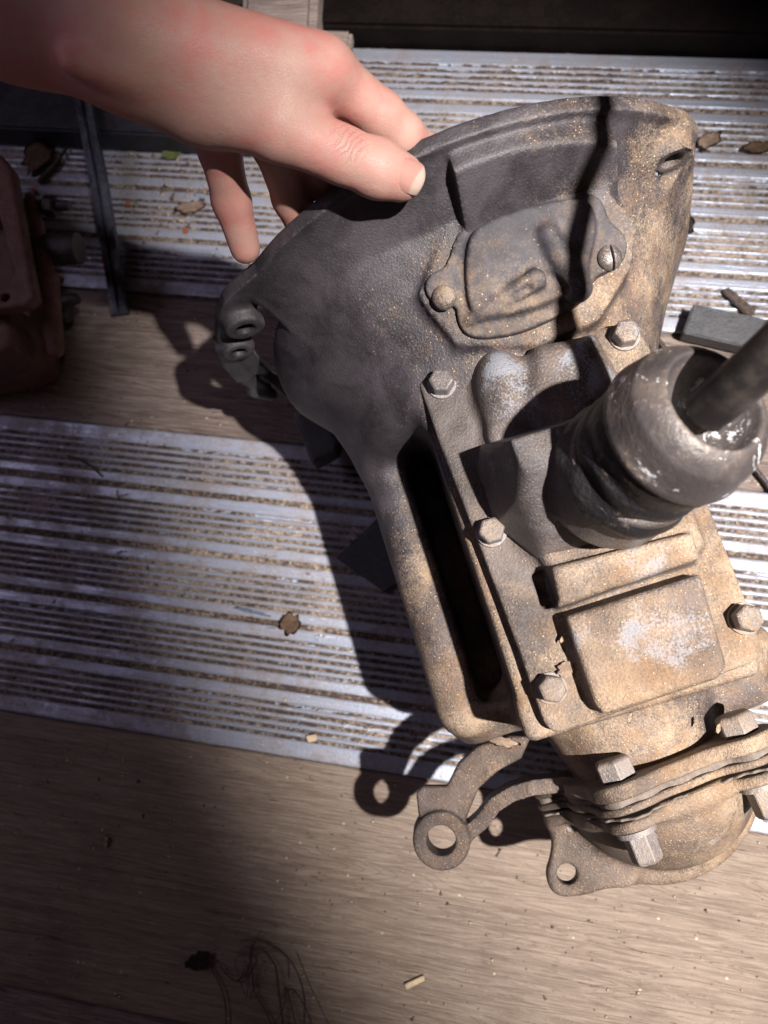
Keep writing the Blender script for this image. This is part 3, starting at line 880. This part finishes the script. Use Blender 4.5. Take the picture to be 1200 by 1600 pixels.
g8 = Grid((306, -86, 80), (390, 92, 196), 1.15)
U, V, W = g8.p()
slant = 0.055 * (V - 10)
th = prism(flange_2d(V, W, -1.0) + 0 * U, U + slant, 314.2, 320, 1.5)
dome = ell(g8, (306, 11, 102), (58, 58, 82))
dome = smax(dome, 312.5 - U - slant, 2)
th = smin(th, dome, 6)
lip2 = np.sqrt(((U - 309) / 68) ** 2 + ((V - 10) / 66) ** 2)
lipd = prism((lip2 - 1) * 62 + 0 * W, W + 0.10 * (U - 320), 94, 108, 6.5)
th = smin(th, np.maximum(lipd, 314 - U), 9)
ear = (352.2,-56.0,108.0)
ed = prism(poly2(U, V, rounded([(317.9,-51.9,106.0), (339.9,-61.0,106.0), (350.0,-69.2,106.0), (363.0,-67.4,106.0), (366.7,-50.7,106.0), (365.8,-37.5,106.0), (370.0,-17.7,106.0), (346.3,-16.9,106.0), (320.9,-27.5,106.0)], 2)) + 0 * W, W, 98, 108.5, 3)
th = smin(th, ed, 9)
th = np.maximum(th, -cyl(g8, (ear[0], ear[1], 60), (ear[0], ear[1], 140), 5.9))
th = np.maximum(th, 90 - W)
tail_housing = nets('tail_housing', g8, th, M['tail'], gb)
tag(tail_housing, 'rounded tail housing with a drilled ear')

ax_f = (-1, -0.055, 0); ax_b = (1, 0.055, 0)
for (v_, w_) in ((-16, 176), (51, 172)):
    u_ = 295.5 - 0.055 * (v_ - 10)
    hexa('bolt', (u_ - 0.3, v_, w_), ax_f, 17.5, 10.5, tail_flange, M['bolt'], 0.52)
    u2 = 320 - 0.055 * (v_ - 10)
    o = hexa('nut', (u2 + 3.0, v_, w_), ax_b, 14.5, 15, tail_housing, M['bolt'], 0.25, washer=(10.5, 2.8))

# ---- fork-shaped bracket hanging off the tail
g9 = Grid((246, -146, 92), (336, -18, 160), 0.95)
U, V, W = g9.p()
ring = (310.2,-119.6,120.0)
bd = cyl(g9, (ring[0], ring[1], 110), (ring[0] + 1, ring[1], 129), 17.6, 16.6, 2)
pl1 = [(282.4,-126.5,124.0)[:2], (279.3,-121.5,124.0)[:2], (283.2,-107.6,124.0)[:2], (272.6,-97.1,124.0)[:2], (266.5,-83.6,124.0)[:2], (265.6,-65.4,124.0)[:2], (269.8,-51.0,124.0)[:2], (280.4,-60.5,124.0)[:2],
       (283.5,-76.1,124.0)[:2], (289.7,-89.9,124.0)[:2], (301.1,-99.9,124.0)[:2], (310.3,-106.8,124.0)[:2], (307.1,-118.4,124.0)[:2], (298.5,-129.5,124.0)[:2]]
bd = smin(bd, prism(poly2(U, V, pl1) + 0 * W, W, 116, 125.5, 2.2), 1.5)
armp = [(312.6,-105.2,124.0), (308.2,-94.4,124.0), (300.7,-84.1,126.0), (297.0,-72.1,128.0), (296.6,-58.6,131.0), (299.2,-42.5,134.0), (304.9,-24.0,136.0)]
arm = None
for a_, b_ in zip(armp[:-1], armp[1:]):
    ax_, ay_ = a_[0], a_[1]; ex, ey = b_[0] - ax_, b_[1] - ay_
    t_ = np.clip(((U - ax_) * ex + (V - ay_) * ey) / (ex * ex + ey * ey), 0, 1)
    q = np.sqrt((U - ax_ - ex * t_) ** 2 + (V - ay_ - ey * t_) ** 2) - 4.3
    q = np.maximum(q, np.abs(W - (a_[2] + (b_[2] - a_[2]) * t_ - 9)) - 11)
    arm = q if arm is None else np.minimum(arm, q)
bd = smin(bd, arm, 2)
bd = np.maximum(bd, -cyl(g9, (ring[0], ring[1], 80), (ring[0] + 1, ring[1], 170), 8.6))
bracket = nets('lever_arm', g9, bd, M['bracket'], gb)
tag(bracket, 'forked steel lever arm ending in an open ring')
hexa('nut', (321, -44, 106), ax_b, 13.5, 9, tail_housing, M['bolt'], 0.1)

# ------------------------------------------------------------------ the hand that holds the bell housing
def chain(G_, pts, rads, k_=2.0):
    d_ = None
    for i in range(len(pts) - 1):
        q = cone(G_, pts[i], pts[i + 1], rads[i], rads[i + 1])
        d_ = q if d_ is None else smin(d_, q, k_)
    return d_
WR = (-166.7,222.2,350.0)
def hand_sdf(G_):
    fore = chain(G_, [WR, (-206.2,229.4,358.0), (-250.3,231.4,372.0), (-313.8,232.4,392.0)], [21, 24, 29, 37], 12)
    fore = smin(fore, cone(G_, (-172.7,216.8,345.0), (-216.6,219.8,356.0), 12, 16), 12)
    # back of the hand
    pal = cone(G_, WR, (-93.8,227.3,330.0), 20, 13.5)
    pal = smin(pal, cone(G_, WR, (-107.4,222.7,333.0), 21, 14.5), 10)
    pal = smin(pal, cone(G_, WR, (-124.6,220.8,330.0), 21, 14.5), 10)
    pal = smin(pal, cone(G_, (-163.7,221.3,342.0), (-142.0,215.6,322.0), 18, 13.5), 10)
    # ball of the thumb
    pal = smin(pal, chain(G_, [(-162.6,219.5,342.0), (-144.7,212.1,331.0), (-110.5,204.7,326.0)], [16, 16.5, 14.5], 8), 12)
    web = cone(G_, (-117.0,215.1,324.0), (-101.8,220.2,320.0), 11, 8)
    pal = smin(pal, web, 8)
    hd = smin(fore, pal, 16)
    # thumb lying on the rim
    th_ = chain(G_, [(-110.1,203.4,327.0), (-84.3,199.5,315.0), (-70.0,199.1,307.0), (-60.6,199.5,301.0)], [14, 11.4, 12.0, 10.4], 4)
    # index over the rim
    ix = chain(G_, [(-96.0,230.0,328.0), (-72.2,225.7,305.0), (-63.6,223.1,296.0), (-54.0, 230.0, 272.0), (-54, 232, 262)], [12.5, 10.2, 9.6, 8.8, 8.0], 4)
    hd = smin(hd, ix, 5)
    hd = smin(hd, th_, 3.5)
    # middle, ring and little finger hang behind the rim
    md = chain(G_, [(-107.4,222.7,333.0), (-101.0,212.0,308.0), (-100.4,213.1,272.0), (-102.1,215.9,252.0)], [13.5, 10.2, 9.3, 8.0], 4)
    hd = smin(hd, md, 4)
    rg_ = chain(G_, [(-124.6,220.8,330.0), (-119.0,210.1,305.0), (-118.2,203.6,272.0), (-115.0,196.6,256.0)], [13.5, 10.0, 9.0, 7.8], 4)
    hd = smin(hd, rg_, 3)
    lt = chain(G_, [(-142.0,215.6,322.0), (-144.9,208.0,303.0), (-144.5,195.5,280.0), (-140.9,181.2,262.0)], [13, 9.6, 9.0, 7.6], 4)
    hd = smin(hd, lt, 3)
    # knuckles, tendon and the wrist crease
    hd = smin(hd, cone(G_, (-181.5,198.9,366.0), (-162.1,201.0,358.0), 3.5, 4.0), 8)
    return hd
person = empty('person', Vector(WR) * MM)
tag(person, 'bare left hand and forearm gripping the rim of the bell housing', 'person')
# one continuous skin: forearm, palm, thumb and fingers
gfull = Grid((-600, 120, 240), (20, 520, 440), 1.6)
hand = nets('hand', gfull, hand_sdf(gfull), M['skin'], person, 2)
hand.location = -Vector(WR) * MM

# thumbnail: a curved plate let into the thumb tip
def nail(c, along, nrm, L, Wd, parent):
    x = Vector(along).normalized(); z = Vector(nrm); z = (z - x * z.dot(x)).normalized(); y = z.cross(x)
    bm = bmesh.new(); grid_ = []
    nu, nv = 12, 10
    for i in range(nu + 1):
        row = []
        s = -1 + 2 * i / nu
        for j in range(nv + 1):
            t_ = -1 + 2 * j / nv
            # rounded-rectangle outline
            wv = Wd * (1 - 0.22 * max(0, -s) ** 3 - 0.10 * max(0, s) ** 4) * 0.5
            ln = L * 0.5 * s * (1 - 0.10 * t_ * t_ * (1 if s > 0 else 1.3))
            h = -0.36 * Wd * 0.5 * t_ * t_ * 1.05 - 0.5 * s * s * 0.6 - (0.9 if i in (0, nu) or j in (0, nv) else 0)
            row.append(bm.verts.new((Vector(c) + x * ln + y * (wv * t_) + z * h) * MM))
        grid_.append(row)
    for i in range(nu):
        for j in range(nv):
            bm.faces.new((grid_[i][j], grid_[i + 1][j], grid_[i + 1][j + 1], grid_[i][j + 1]))
    return bm_obj('thumbnail', bm, M['nail'], parent, True)
tip = Vector((-59.7,199.3,301.0)); ip = Vector((-84.3,199.5,315.0))
nail_dir = (tip - ip).normalized()
nail_n = Vector((0.10, -0.30, 0.94))
nn_ = (nail_n - nail_dir * nail_n.dot(nail_dir)).normalized()
nail(tip + nn_ * 10.9 + nail_dir * 0.2, nail_dir - nn_ * 0.16, nail_n, 15.0, 14.0, hand)

# ------------------------------------------------------------------ other things on the floor
# second gear case at the left edge
oc = empty('gear_case', (-0.40, 0.255, 0))
tag(oc, 'rust brown gear case with open top and studs at the left edge', 'gear case')
def loc(p): return (p[0] + 400, p[1] - 255, p[2])
gx = Grid((-160, -100, 0), (60, 90, 112), 1.6)
x, y, z = gx.p()
outl = [loc(q)[:2] for q in ((-533.7,347.4,96.0), (-417.0,330.6,96.0), (-404.6,319.2,96.0), (-367.1,227.4,96.0), (-362.1,216.5,96.0), (-367.2,208.9,96.0), (-388.1,204.2,96.0), (-490.2,181.6,96.0))]
cs = prism(poly2(x, y, outl) + 0 * z, z, 84, 96, 2)
bodyp = [loc(q)[:2] for q in ((-592.7,359.7,30.0), (-461.4,342.0,30.0), (-420.4,261.3,30.0), (-401.2,222.5,30.0), (-387.2,195.4,30.0), (-385.4,181.6,30.0), (-400.3,170.8,30.0), (-422.0,164.4,30.0), (-533.5,134.3,30.0))]
cs = smin(cs, prism(poly2(x, y, bodyp) + 0 * z, z, 2, 78, 6), 4)
holep = [loc(q)[:2] for q in ((-491.3,293.7,96.0), (-416.0,298.0,96.0), (-404.2,274.6,96.0), (-383.2,233.9,96.0), (-385.9,222.4,96.0), (-470.1,210.3,96.0))]
cs = np.maximum(cs, -prism(poly2(x, y, holep) + 0 * z, z, 40, 120, 1))
bh = loc((-386.0,213.6,96.0)); cs = np.maximum(cs, -cyl(gx, (bh[0], bh[1], 70), (bh[0], bh[1], 120), 3.2))
# end flange with its lugs
e1 = loc((-395.4,315.1,70.0)); e2 = loc((-374.8,190.9,30.0))
fl2 = cone(gx, loc((-400.4,308.0,72.0)), loc((-368.8,238.9,72.0)), 5, 6)
cs = smin(cs, fl2, 5)
cs = smin(cs, cone(gx, loc((-368.8,238.9,72.0)), loc((-370.8,193.7,45.0)), 7, 8), 5)
case2 = nets('case', gx, cs, M['red_case'], oc)
def rod(name, a, b, rads, parent, mat_):
    a, b = Vector(loc(a)), Vector(loc(b)); n_ = len(rads)
    return tube(name, [a + (b - a) * (i / (n_ - 1)) for i in range(n_)], rads, mat_, parent, 18)
rod('stud', (-407.6,302.1,70.0), (-367.6,305.0,70.0), [4.5, 4.5, 4.5, 4.5, 4.5, 4.5, 4.0], oc, M['dark_steel'])
hn = Vector(loc((-387.2,303.3,70.0)))
hexa('nut', tuple(hn), (1, 0, 0), 15, 9, oc, M['dark_steel'], 0.3)
rod('output_shaft', (-396.5,266.1,66.0), (-353.9,271.2,66.0), [12.5, 12.5, 12.5, 12.5, 11.8, 12.6, 12.6, 12.0], oc, M['dark_steel'])
rod('stud', (-388.8,229.7,44.0), (-360.1,238.6,44.0), [6, 6, 5.5, 5.5, 4.5], oc, M['dark_steel'])
hexa('nut', tuple(Vector(loc((-381.0,230.9,30.0)))), (1, -0.1, 0), 15, 8, oc, M['dark_steel'], 0.0)

# dark beam under the forearm and near-black slabs for the unlit space past the far edge
def slab(name, lo, hi, material, rot=0.0, bev=1.5, parent=None, jitter=0.0):
    c = [(a + b) / 2 for a, b in zip(lo, hi)]; s = [(b - a) for a, b in zip(lo, hi)]
    bm = bmesh.new()
    bmesh.ops.create_cube(bm, size=1, matrix=Matrix.Diagonal((s[0] * MM, s[1] * MM, s[2] * MM, 1)))
    bmesh.ops.bevel(bm, geom=bm.edges[:], offset=bev * MM, segments=2, affect='EDGES')
    o = bm_obj(name, bm, material, parent)
    o.location = Vector(c) * MM; o.rotation_euler = (0, 0, rot)
    return o
beam = slab('beam', (-760, 400, 0.6), (-250, 462, 26), M['black_beam'], 0.0, 2)
tag(beam, 'black painted beam lying under the forearm at the left', 'beam')
sill = slab('void_sill', (-240, 514, -20), (430, 640, 22), M['void_black'], 0.0, 3)  # low step beyond the floor, its near black stands for missing light
tag(sill, 'low sill coloured near black for the unlit space past the floor', 'dark void')
wallb = slab('void_board', (-700, 642, -20), (430, 672, 260), M['void_black'], 0.0, 3)  # stand-in for the dark void, shade given as near-black colour
tag(wallb, 'upright slab coloured near black for the dark void behind the sill', 'dark void')
pb = slab('wood_block', (-268, 478, 0.6), (-202, 560, 46), M['wood_pale'], 0.1, 7)
tag(pb, 'tall pale grey wood block beside the index knuckle', 'wood block', 'pale wood offcuts behind the hand')
pb2 = slab('wood_block', (-205, 497, 0.6), (-176, 530, 15), M['wood_pale'], 0.05, 3)
tag(pb2, 'small low grey wood block next to the taller one', 'wood block', 'pale wood offcuts behind the hand')

# grooved black strip leaning down to the plank
def ribbon(name, pts, width, thick, material, groove=True):
    bm = bmesh.new(); prev = None
    prof = [(-0.5, 0), (-0.46, 1), (-0.1, 1), (-0.05, 0.45), (0.05, 0.45), (0.1, 1), (0.46, 1), (0.5, 0)]
    P = [Vector(p) for p in pts]
    for i, p in enumerate(P):
        t_ = (P[min(i + 1, len(P) - 1)] - P[max(i - 1, 0)]).normalized()
        sd = t_.cross(Vector((0, 0, 1))).normalized(); n_ = sd.cross(t_).normalized()
        ring_ = [bm.verts.new((p + sd * (a * width) + n_ * (b * thick)) * MM) for a, b in prof]
        if prev:
            for a in range(len(prof)):
                b = (a + 1) % len(prof)
                bm.faces.new((prev[a], prev[b], ring_[b], ring_[a]))
        else: bm.faces.new(ring_[::-1])
        prev = ring_
    bm.faces.new(prev)
    return bm_obj(name, bm, material)
st = ribbon('rubber_strip', [(-342.1,243.2,4.0), (-348.2,267.6,10.0), (-358.7,302.3,16.0), (-373.3,350.7,24.0), (-389.4,397.7,30.0), (-407.0,446.8,34.0), (-421.2,487.3,38.0)], 15.5, 5, M['trim'])
tag(st, 'long grooved black strip leaning across the upper strip and beam', 'strip')

# black bar and thin rod at the right
def prism_bar(name, corners, h, material, bev=1.0):
    bm = bmesh.new()
    lo = [bm.verts.new((x_ * MM, y_ * MM, z_ * MM)) for x_, y_, z_ in corners]
    hi = [bm.verts.new((x_ * MM, y_ * MM, (z_ + h) * MM)) for x_, y_, z_ in corners]
    n_ = len(lo)
    bm.faces.new(lo[::-1]); bm.faces.new(hi)
    for i in range(n_): bm.faces.new((lo[i], lo[(i + 1) % n_], hi[(i + 1) % n_], hi[i]))
    bmesh.ops.recalc_face_normals(bm, faces=bm.faces)
    bmesh.ops.bevel(bm, geom=bm.edges[:], offset=bev * MM, segments=2, affect='EDGES')
    return bm_obj(name, bm, material)
def at_z(q, z_): return (q[0], q[1], z_)
bar = prism_bar('steel_bar', [at_z((120.6,260.3,16.0), 0.5), at_z((223.7,243.6,16.0), 0.5), at_z((227.1,269.1,16.0), 0.5), at_z((126.5,284.8,16.0), 0.5)], 15.5, M['black_bar'])
tag(bar, 'flat black steel bar lying on the plank behind the boot', 'bar')
rd = tube('thin_rod', [(80.5,287.9,6.0), (121.1,236.0,5.0), (157.5,192.0,4.0), (194.8,147.7,3.5), (235.0,100.9,3.5)], 2.0, M['dark_steel'], None, 10)
tag(rd, 'thin dark rod running under the shift boot', 'rod')
pk = prism_bar('steel_plate', [at_z((-125.1,57.2,4.0), 0.5), at_z((-83.7,35.6,4.0), 0.5), at_z((-42.9,68.2,4.0), 0.5), at_z((-92.2,97.9,4.0), 0.5)], 5, M['black_bar'], 0.6)
tag(pk, 'small square black plate in the shadow under the gear case', 'plate')

# leaves, bark, chips
def leaf(name, c, L, Wd, ang_, material, seed, curl=0.35, thick=0.35, lobes=5):
    r_ = random.Random(seed); bm = bmesh.new()
    n_ = 34; cen = []
    top = []
    for i in range(n_):
        a = 2 * math.pi * i / n_
        rad = 1.0 + 0.10 * math.sin(lobes * a + seed) + 0.20 * math.sin(2 * a + seed * 1.7) + 0.10 * math.sin(7 * a + seed) + r_.uniform(-0.09, 0.09)
        top.append((math.cos(a) * rad * L / 2, math.sin(a) * rad * Wd / 2))
    def zc(x_, y_): return curl * (abs(y_) / max(Wd, 1)) * Wd * 0.8 + 0.10 * L * math.sin(x_ / L * 4 + seed) + 0.12 * L
    rot = Matrix.Rotation(ang_, 3, 'Z')
    rings = []
    for f_ in (0.0, 0.35, 0.7, 1.0):
        if f_ == 0:
            rings.append([bm.verts.new(rot @ Vector((0, 0, zc(0, 0) )))]); continue
        rings.append([bm.verts.new(rot @ Vector((x_ * f_, y_ * f_, zc(x_ * f_, y_ * f_) + r_.uniform(-0.2, 0.2)))) for x_, y_ in top])
    for i in range(n_):
        j = (i + 1) % n_
        bm.faces.new((rings[0][0], rings[1][i], rings[1][j]))
        for a, b in ((1, 2), (2, 3)):
            bm.faces.new((rings[a][i], rings[b][i], rings[b][j], rings[a][j]))
    bmesh.ops.solidify(bm, geom=bm.faces[:], thickness=-thick)
    lowest = min(v.co.z for v in bm.verts)
    for v in bm.verts: v.co = (v.co - Vector((0, 0, lowest))) * MM
    o = bm_obj(name, bm, material, None, True)
    o.location = Vector(c) * MM
    return o
def put_leaf(c, L, Wd, a, m_, seed, label, cat='leaf', nm='dry_leaf', **kw):
    return tag(leaf(nm, c, L, Wd, a, M[m_], seed, **kw), label, cat)
put_leaf((-153.6,1.8,0.8), 19, 14, 1.2, 'leaf_brown', 3, 'crumpled brown leaf scrap on the lower aluminium strip')
put_leaf((131.7,432.2,1.0), 20, 15, 1.0, 'leaf_pale', 9, 'pale brown curled leaf beside the upper right bell ear')
put_leaf((170.2,428.4,1.0), 22, 12, 0.2, 'leaf_brown', 5, 'brown leaf at the right edge of the upper strip')
put_leaf((117.1,356.1,1.0), 20, 15, 2.0, 'leaf_dark', 6, 'dull grey leaf tucked against the right side of the bell', curl=0.2)
put_leaf((-184.2,-251.3,0.5), 17, 15, 0.6, 'leaf_dark', 12, 'small black leaf at the head of the root tangle', lobes=3, curl=0.1)
put_leaf((-450.4,384.9,3.0), 36, 24, 0.7, 'leaf_brown', 14, 'large brown leaf beside the second gear case')
put_leaf((-326.3,397.0,1.0), 17, 9, 0.4, 'leaf_green', 17, 'small fresh green leaf on the upper strip left of the little finger', nm='green_leaf')
put_leaf((-273.0,-181.7,0.5), 8, 6, 1.3, 'chip', 19, 'pale chip lying alone in the dark lower left', cat='chip', nm='wood_chip', curl=0.05)
put_leaf((-297.9,347.5,1.5), 22, 13, 0.3, 'leaf_pale', 23, 'crumbled cream coloured clump left of the little finger', cat='debris', nm='dry_clump', lobes=7)
cr = put_leaf((14.6,-49.6,127.0), 16, 7, 0.0, 'leaf_pale', 27, 'curled pale leaf scrap on the end of the lever arm', lobes=6)
cr.location = Vector((14.6,-49.6,127.0)) * MM
cr2 = put_leaf((36.4,-2.5,237.5), 9, 6, 0.5, 'leaf_pale', 29, 'small pink brown flake beside a top cover bolt', nm='dry_leaf', curl=0.15)
for i, (q, a) in enumerate([((-358.0,347.3,1.0), 0.3), ((-406.8,272.4,1.0), 1.1), ((-371.4,292.5,1.0), 2.0), ((-450.9,355.6,2.0), 0.7), ((-300.0,325.8,1.0), 1.6)]):
    lab = ['orange flake by the grooved strip, nearest the green leaf', 'orange flake low on the grooved strip near the plank', 'orange flake half under the grooved strip', 'orange flake touching the big brown leaf', 'orange flake below the cream clump'][i]
    tag(leaf('orange_flake', q, 5.5, 4.2, a, M['orange'], 40 + i, 0.1, 0.4, 3), lab, 'flake', 'orange flakes on the upper strip')
for q, lab in (((33.8,11.5,238.0), 'white chip beside the slot of the top cover'), ((73.2,-21.8,199.0), 'pale seed lying behind the top cover'), ((-49.6,122.9,228.0), 'white paint flake at the front corner of the top cover'), ((117.6,-21.4,190.0), 'cream chip under the right tail bolt')):
    tag(leaf('pale_chip', q, 5.0, 2.6, 1.2, M['chip'], int(q[0]) + 90, 0.1, 0.5, 2), lab, 'chip')  # chip_on_cover
bk = prism_bar('bark_piece', [at_z((149.4,302.2,4.0), 0.6), at_z((171.6,281.0,4.0), 0.6), at_z((175.9,288.8,4.0), 0.6), at_z((153.9,306.3,4.0), 0.6)], 4, M['bark'], 0.8)
tag(bk, 'dark splinter of bark beside the black bar', 'bark')
tw_ = tube('twig', [(-446.8,362.8,3.0), (-433.5,379.4,5.0), (-425.6,398.3,4.0)], [2.6, 2.2, 1.4], M['bark'], None, 8)
tag(tw_, 'short dark twig lying across the big brown leaf', 'twig')
tw2 = tube('twig', [(-367.0,115.9,1.0), (-354.9,113.6,2.0), (-342.2,108.3,2.0), (-332.8,101.3,0.8)], [0.7, 1.0, 1.0, 0.7], M['bark'], None, 8)
tag(tw2, 'thin bent twig on the left of the lower strip', 'twig')
ch = prism_bar('wood_chip', [at_z((-31.7,-239.4,2.0), 0.2), at_z((-29.4,-242.4,2.0), 0.2), at_z((-17.6,-234.2,2.0), 0.2), at_z((-18.9,-231.1,2.0), 0.2)], 2.4, M['chip'], 0.4)
tag(ch, 'pale split chip of wood on the lower plank', 'chip')
ch2 = prism_bar('wood_chip', [at_z((-128.6,-80.3,3.0), 0.6), at_z((-125.9,-84.6,3.0), 0.6), at_z((-119.3,-82.2,3.0), 0.6), at_z((-120.9,-77.7,3.0), 0.6)], 4, M['chip'], 0.7)
tag(ch2, 'tan cube shaped chip near the shadow of the ring', 'chip')
bs = leaf('paint_smear', (-187.7,7.4,0.5), 26, 3.2, -0.12, M['bluepaint'], 71, 0.0, 0.2, 3)
bs.scale.z = 0.06
tag(bs, 'blue paint smear on the lower aluminium strip', 'paint mark')

# tangle of thin roots
tangle = empty('root_tangle', Vector((-125.7,-254.0,0.0)) * MM)
tag(tangle, 'tangle of thin dark roots at the bottom of the plank', 'roots')
def root(pts, rad):
    P = [Vector(p) - Vector((-125.7,-254.0,0.0)) for p in pts]
    out_ = []
    for i in range(len(P) - 1):
        p0 = P[max(i - 1, 0)]; p1 = P[i]; p2 = P[i + 1]; p3 = P[min(i + 2, len(P) - 1)]
        for s in range(6):
            t_ = s / 6
            out_.append(0.5 * ((2 * p1) + (p2 - p0) * t_ + (2 * p0 - 5 * p1 + 4 * p2 - p3) * t_ ** 2 + (3 * p1 - p0 - 3 * p2 + p3) * t_ ** 3))
    out_.append(P[-1])
    return tube('root', out_, rad, M['wire'], tangle, 6)
root([(-175.8,-252.2,1.0), (-171.2,-248.4,2.0), (-162.7,-255.3,3.0), (-154.5,-259.4,2.0), (-147.3,-252.8,2.0), (-145.0,-241.1,3.0)], 0.45)
root([(-175.5,-253.9,1.0), (-165.3,-264.9,2.0), (-159.3,-276.9,2.0), (-155.8,-294.0,1.0)], 0.5)
root([(-155.7,-232.3,2.0), (-145.8,-228.9,4.0), (-133.1,-229.9,5.0), (-120.4,-235.0,4.0), (-109.4,-245.5,3.0), (-101.8,-261.8,2.0), (-99.1,-282.7,2.0)], 0.5)
root([(-146.7,-233.9,3.0), (-142.8,-251.7,3.0), (-139.0,-264.4,2.0), (-125.9,-279.3,2.0), (-121.8,-291.8,1.0)], 0.5)
root([(-137.6,-233.7,4.0), (-126.5,-244.3,3.0), (-120.8,-260.3,4.0), (-114.8,-281.0,3.0)], 0.6)
root([(-118.6,-265.0,2.0), (-112.2,-256.5,4.0), (-101.5,-265.7,3.0), (-92.5,-279.4,2.0)], 0.45)
root([(-156.6,-241.3,2.0), (-149.9,-235.3,3.0), (-142.2,-235.4,4.0), (-151.5,-242.6,2.0)], 0.35)
root([(-133.2,-231.1,4.0), (-139.8,-237.1,3.0), (-127.0,-233.5,4.0), (-117.8,-238.3,3.0), (-115.0,-251.3,2.0)], 0.35)
root([(-120.6,-282.6,2.0), (-115.2,-267.9,4.0), (-115.7,-257.5,3.0), (-105.7,-279.7,2.0)], 0.4)
for i in range(7):
    x0 = 385 + rnd.random() * 60
    a = Vector((-127.4,-240.4,2.0)) + Vector((rnd.uniform(-25, 18), rnd.uniform(-5, 18), rnd.uniform(0, 3)))
    b = a + Vector((rnd.uniform(-14, 14), rnd.uniform(-22, 4), 0)); c_ = b + Vector((rnd.uniform(-10, 22), rnd.uniform(-30, -6), 0))
    root([a, b, c_], 0.3)

# crumbs of dirt and sawdust: countless
def crumbs(name, n_, areas, zfun, smin_, smax_, label):
    V_ = []; F_ = []
    tet = np.array([(1, 0, -0.3), (-0.5, 0.9, -0.3), (-0.5, -0.9, -0.3), (0.1, 0, 0.7), (0.3, 0.2, 0.55)])
    fa = np.array([(0, 1, 4), (1, 2, 3), (2, 0, 3), (0, 2, 1), (0, 4, 3), (1, 3, 4)])
    for i in range(n_):
        x0, x1, y0, y1 = areas[rng.integers(len(areas))]
        p = np.array([rng.uniform(x0, x1), rng.uniform(y0, y1), 0])
        s = smin_ * (smax_ / smin_) ** (rng.random() ** 2.2)
        a = rng.uniform(0, 6.28); el_ = rng.uniform(0.6, 2.4)
        R_ = np.array([[math.cos(a), -math.sin(a), 0], [math.sin(a), math.cos(a), 0], [0, 0, 1]])
        q = (tet * np.array([el_, 1, 0.8]) * s) @ R_.T + p
        q[:, 2] += zfun(p) + s * 0.25
        F_.append(fa + len(V_) * 5); V_.append(q)
    me = mesh_np(name, np.concatenate(V_) * MM, np.concatenate(F_))
    return tag(link(name, me, M['crumb'], None, False), label, 'debris', kind='stuff')
crumbs('floor_crumbs', 900, [(-430, 240, -290, 500), (-430, 240, 146, 267), (-330, 240, -290, -98), (-330, 240, -290, -98)], lambda p: (-0.6 if p[1] < -98 or 146 < p[1] < 267 else 0.0), 0.25, 1.5, 'crumbs of dirt and sawdust scattered over the floor')
crumbs('lower_strip_crumbs', 420, [(-420, -60, -98, 146), (-250, 0, -60, 120), (60, 230, -98, 146)], lambda p: -0.2, 0.3, 1.7, 'dark crumbs scattered over the lower aluminium strip')
crumbs('upper_strip_crumbs', 260, [(-390, -230, 300, 400), (-330, -250, 330, 370)], lambda p: 0.1, 0.5, 2.6, 'coarse crumbs around the green leaf on the upper strip')
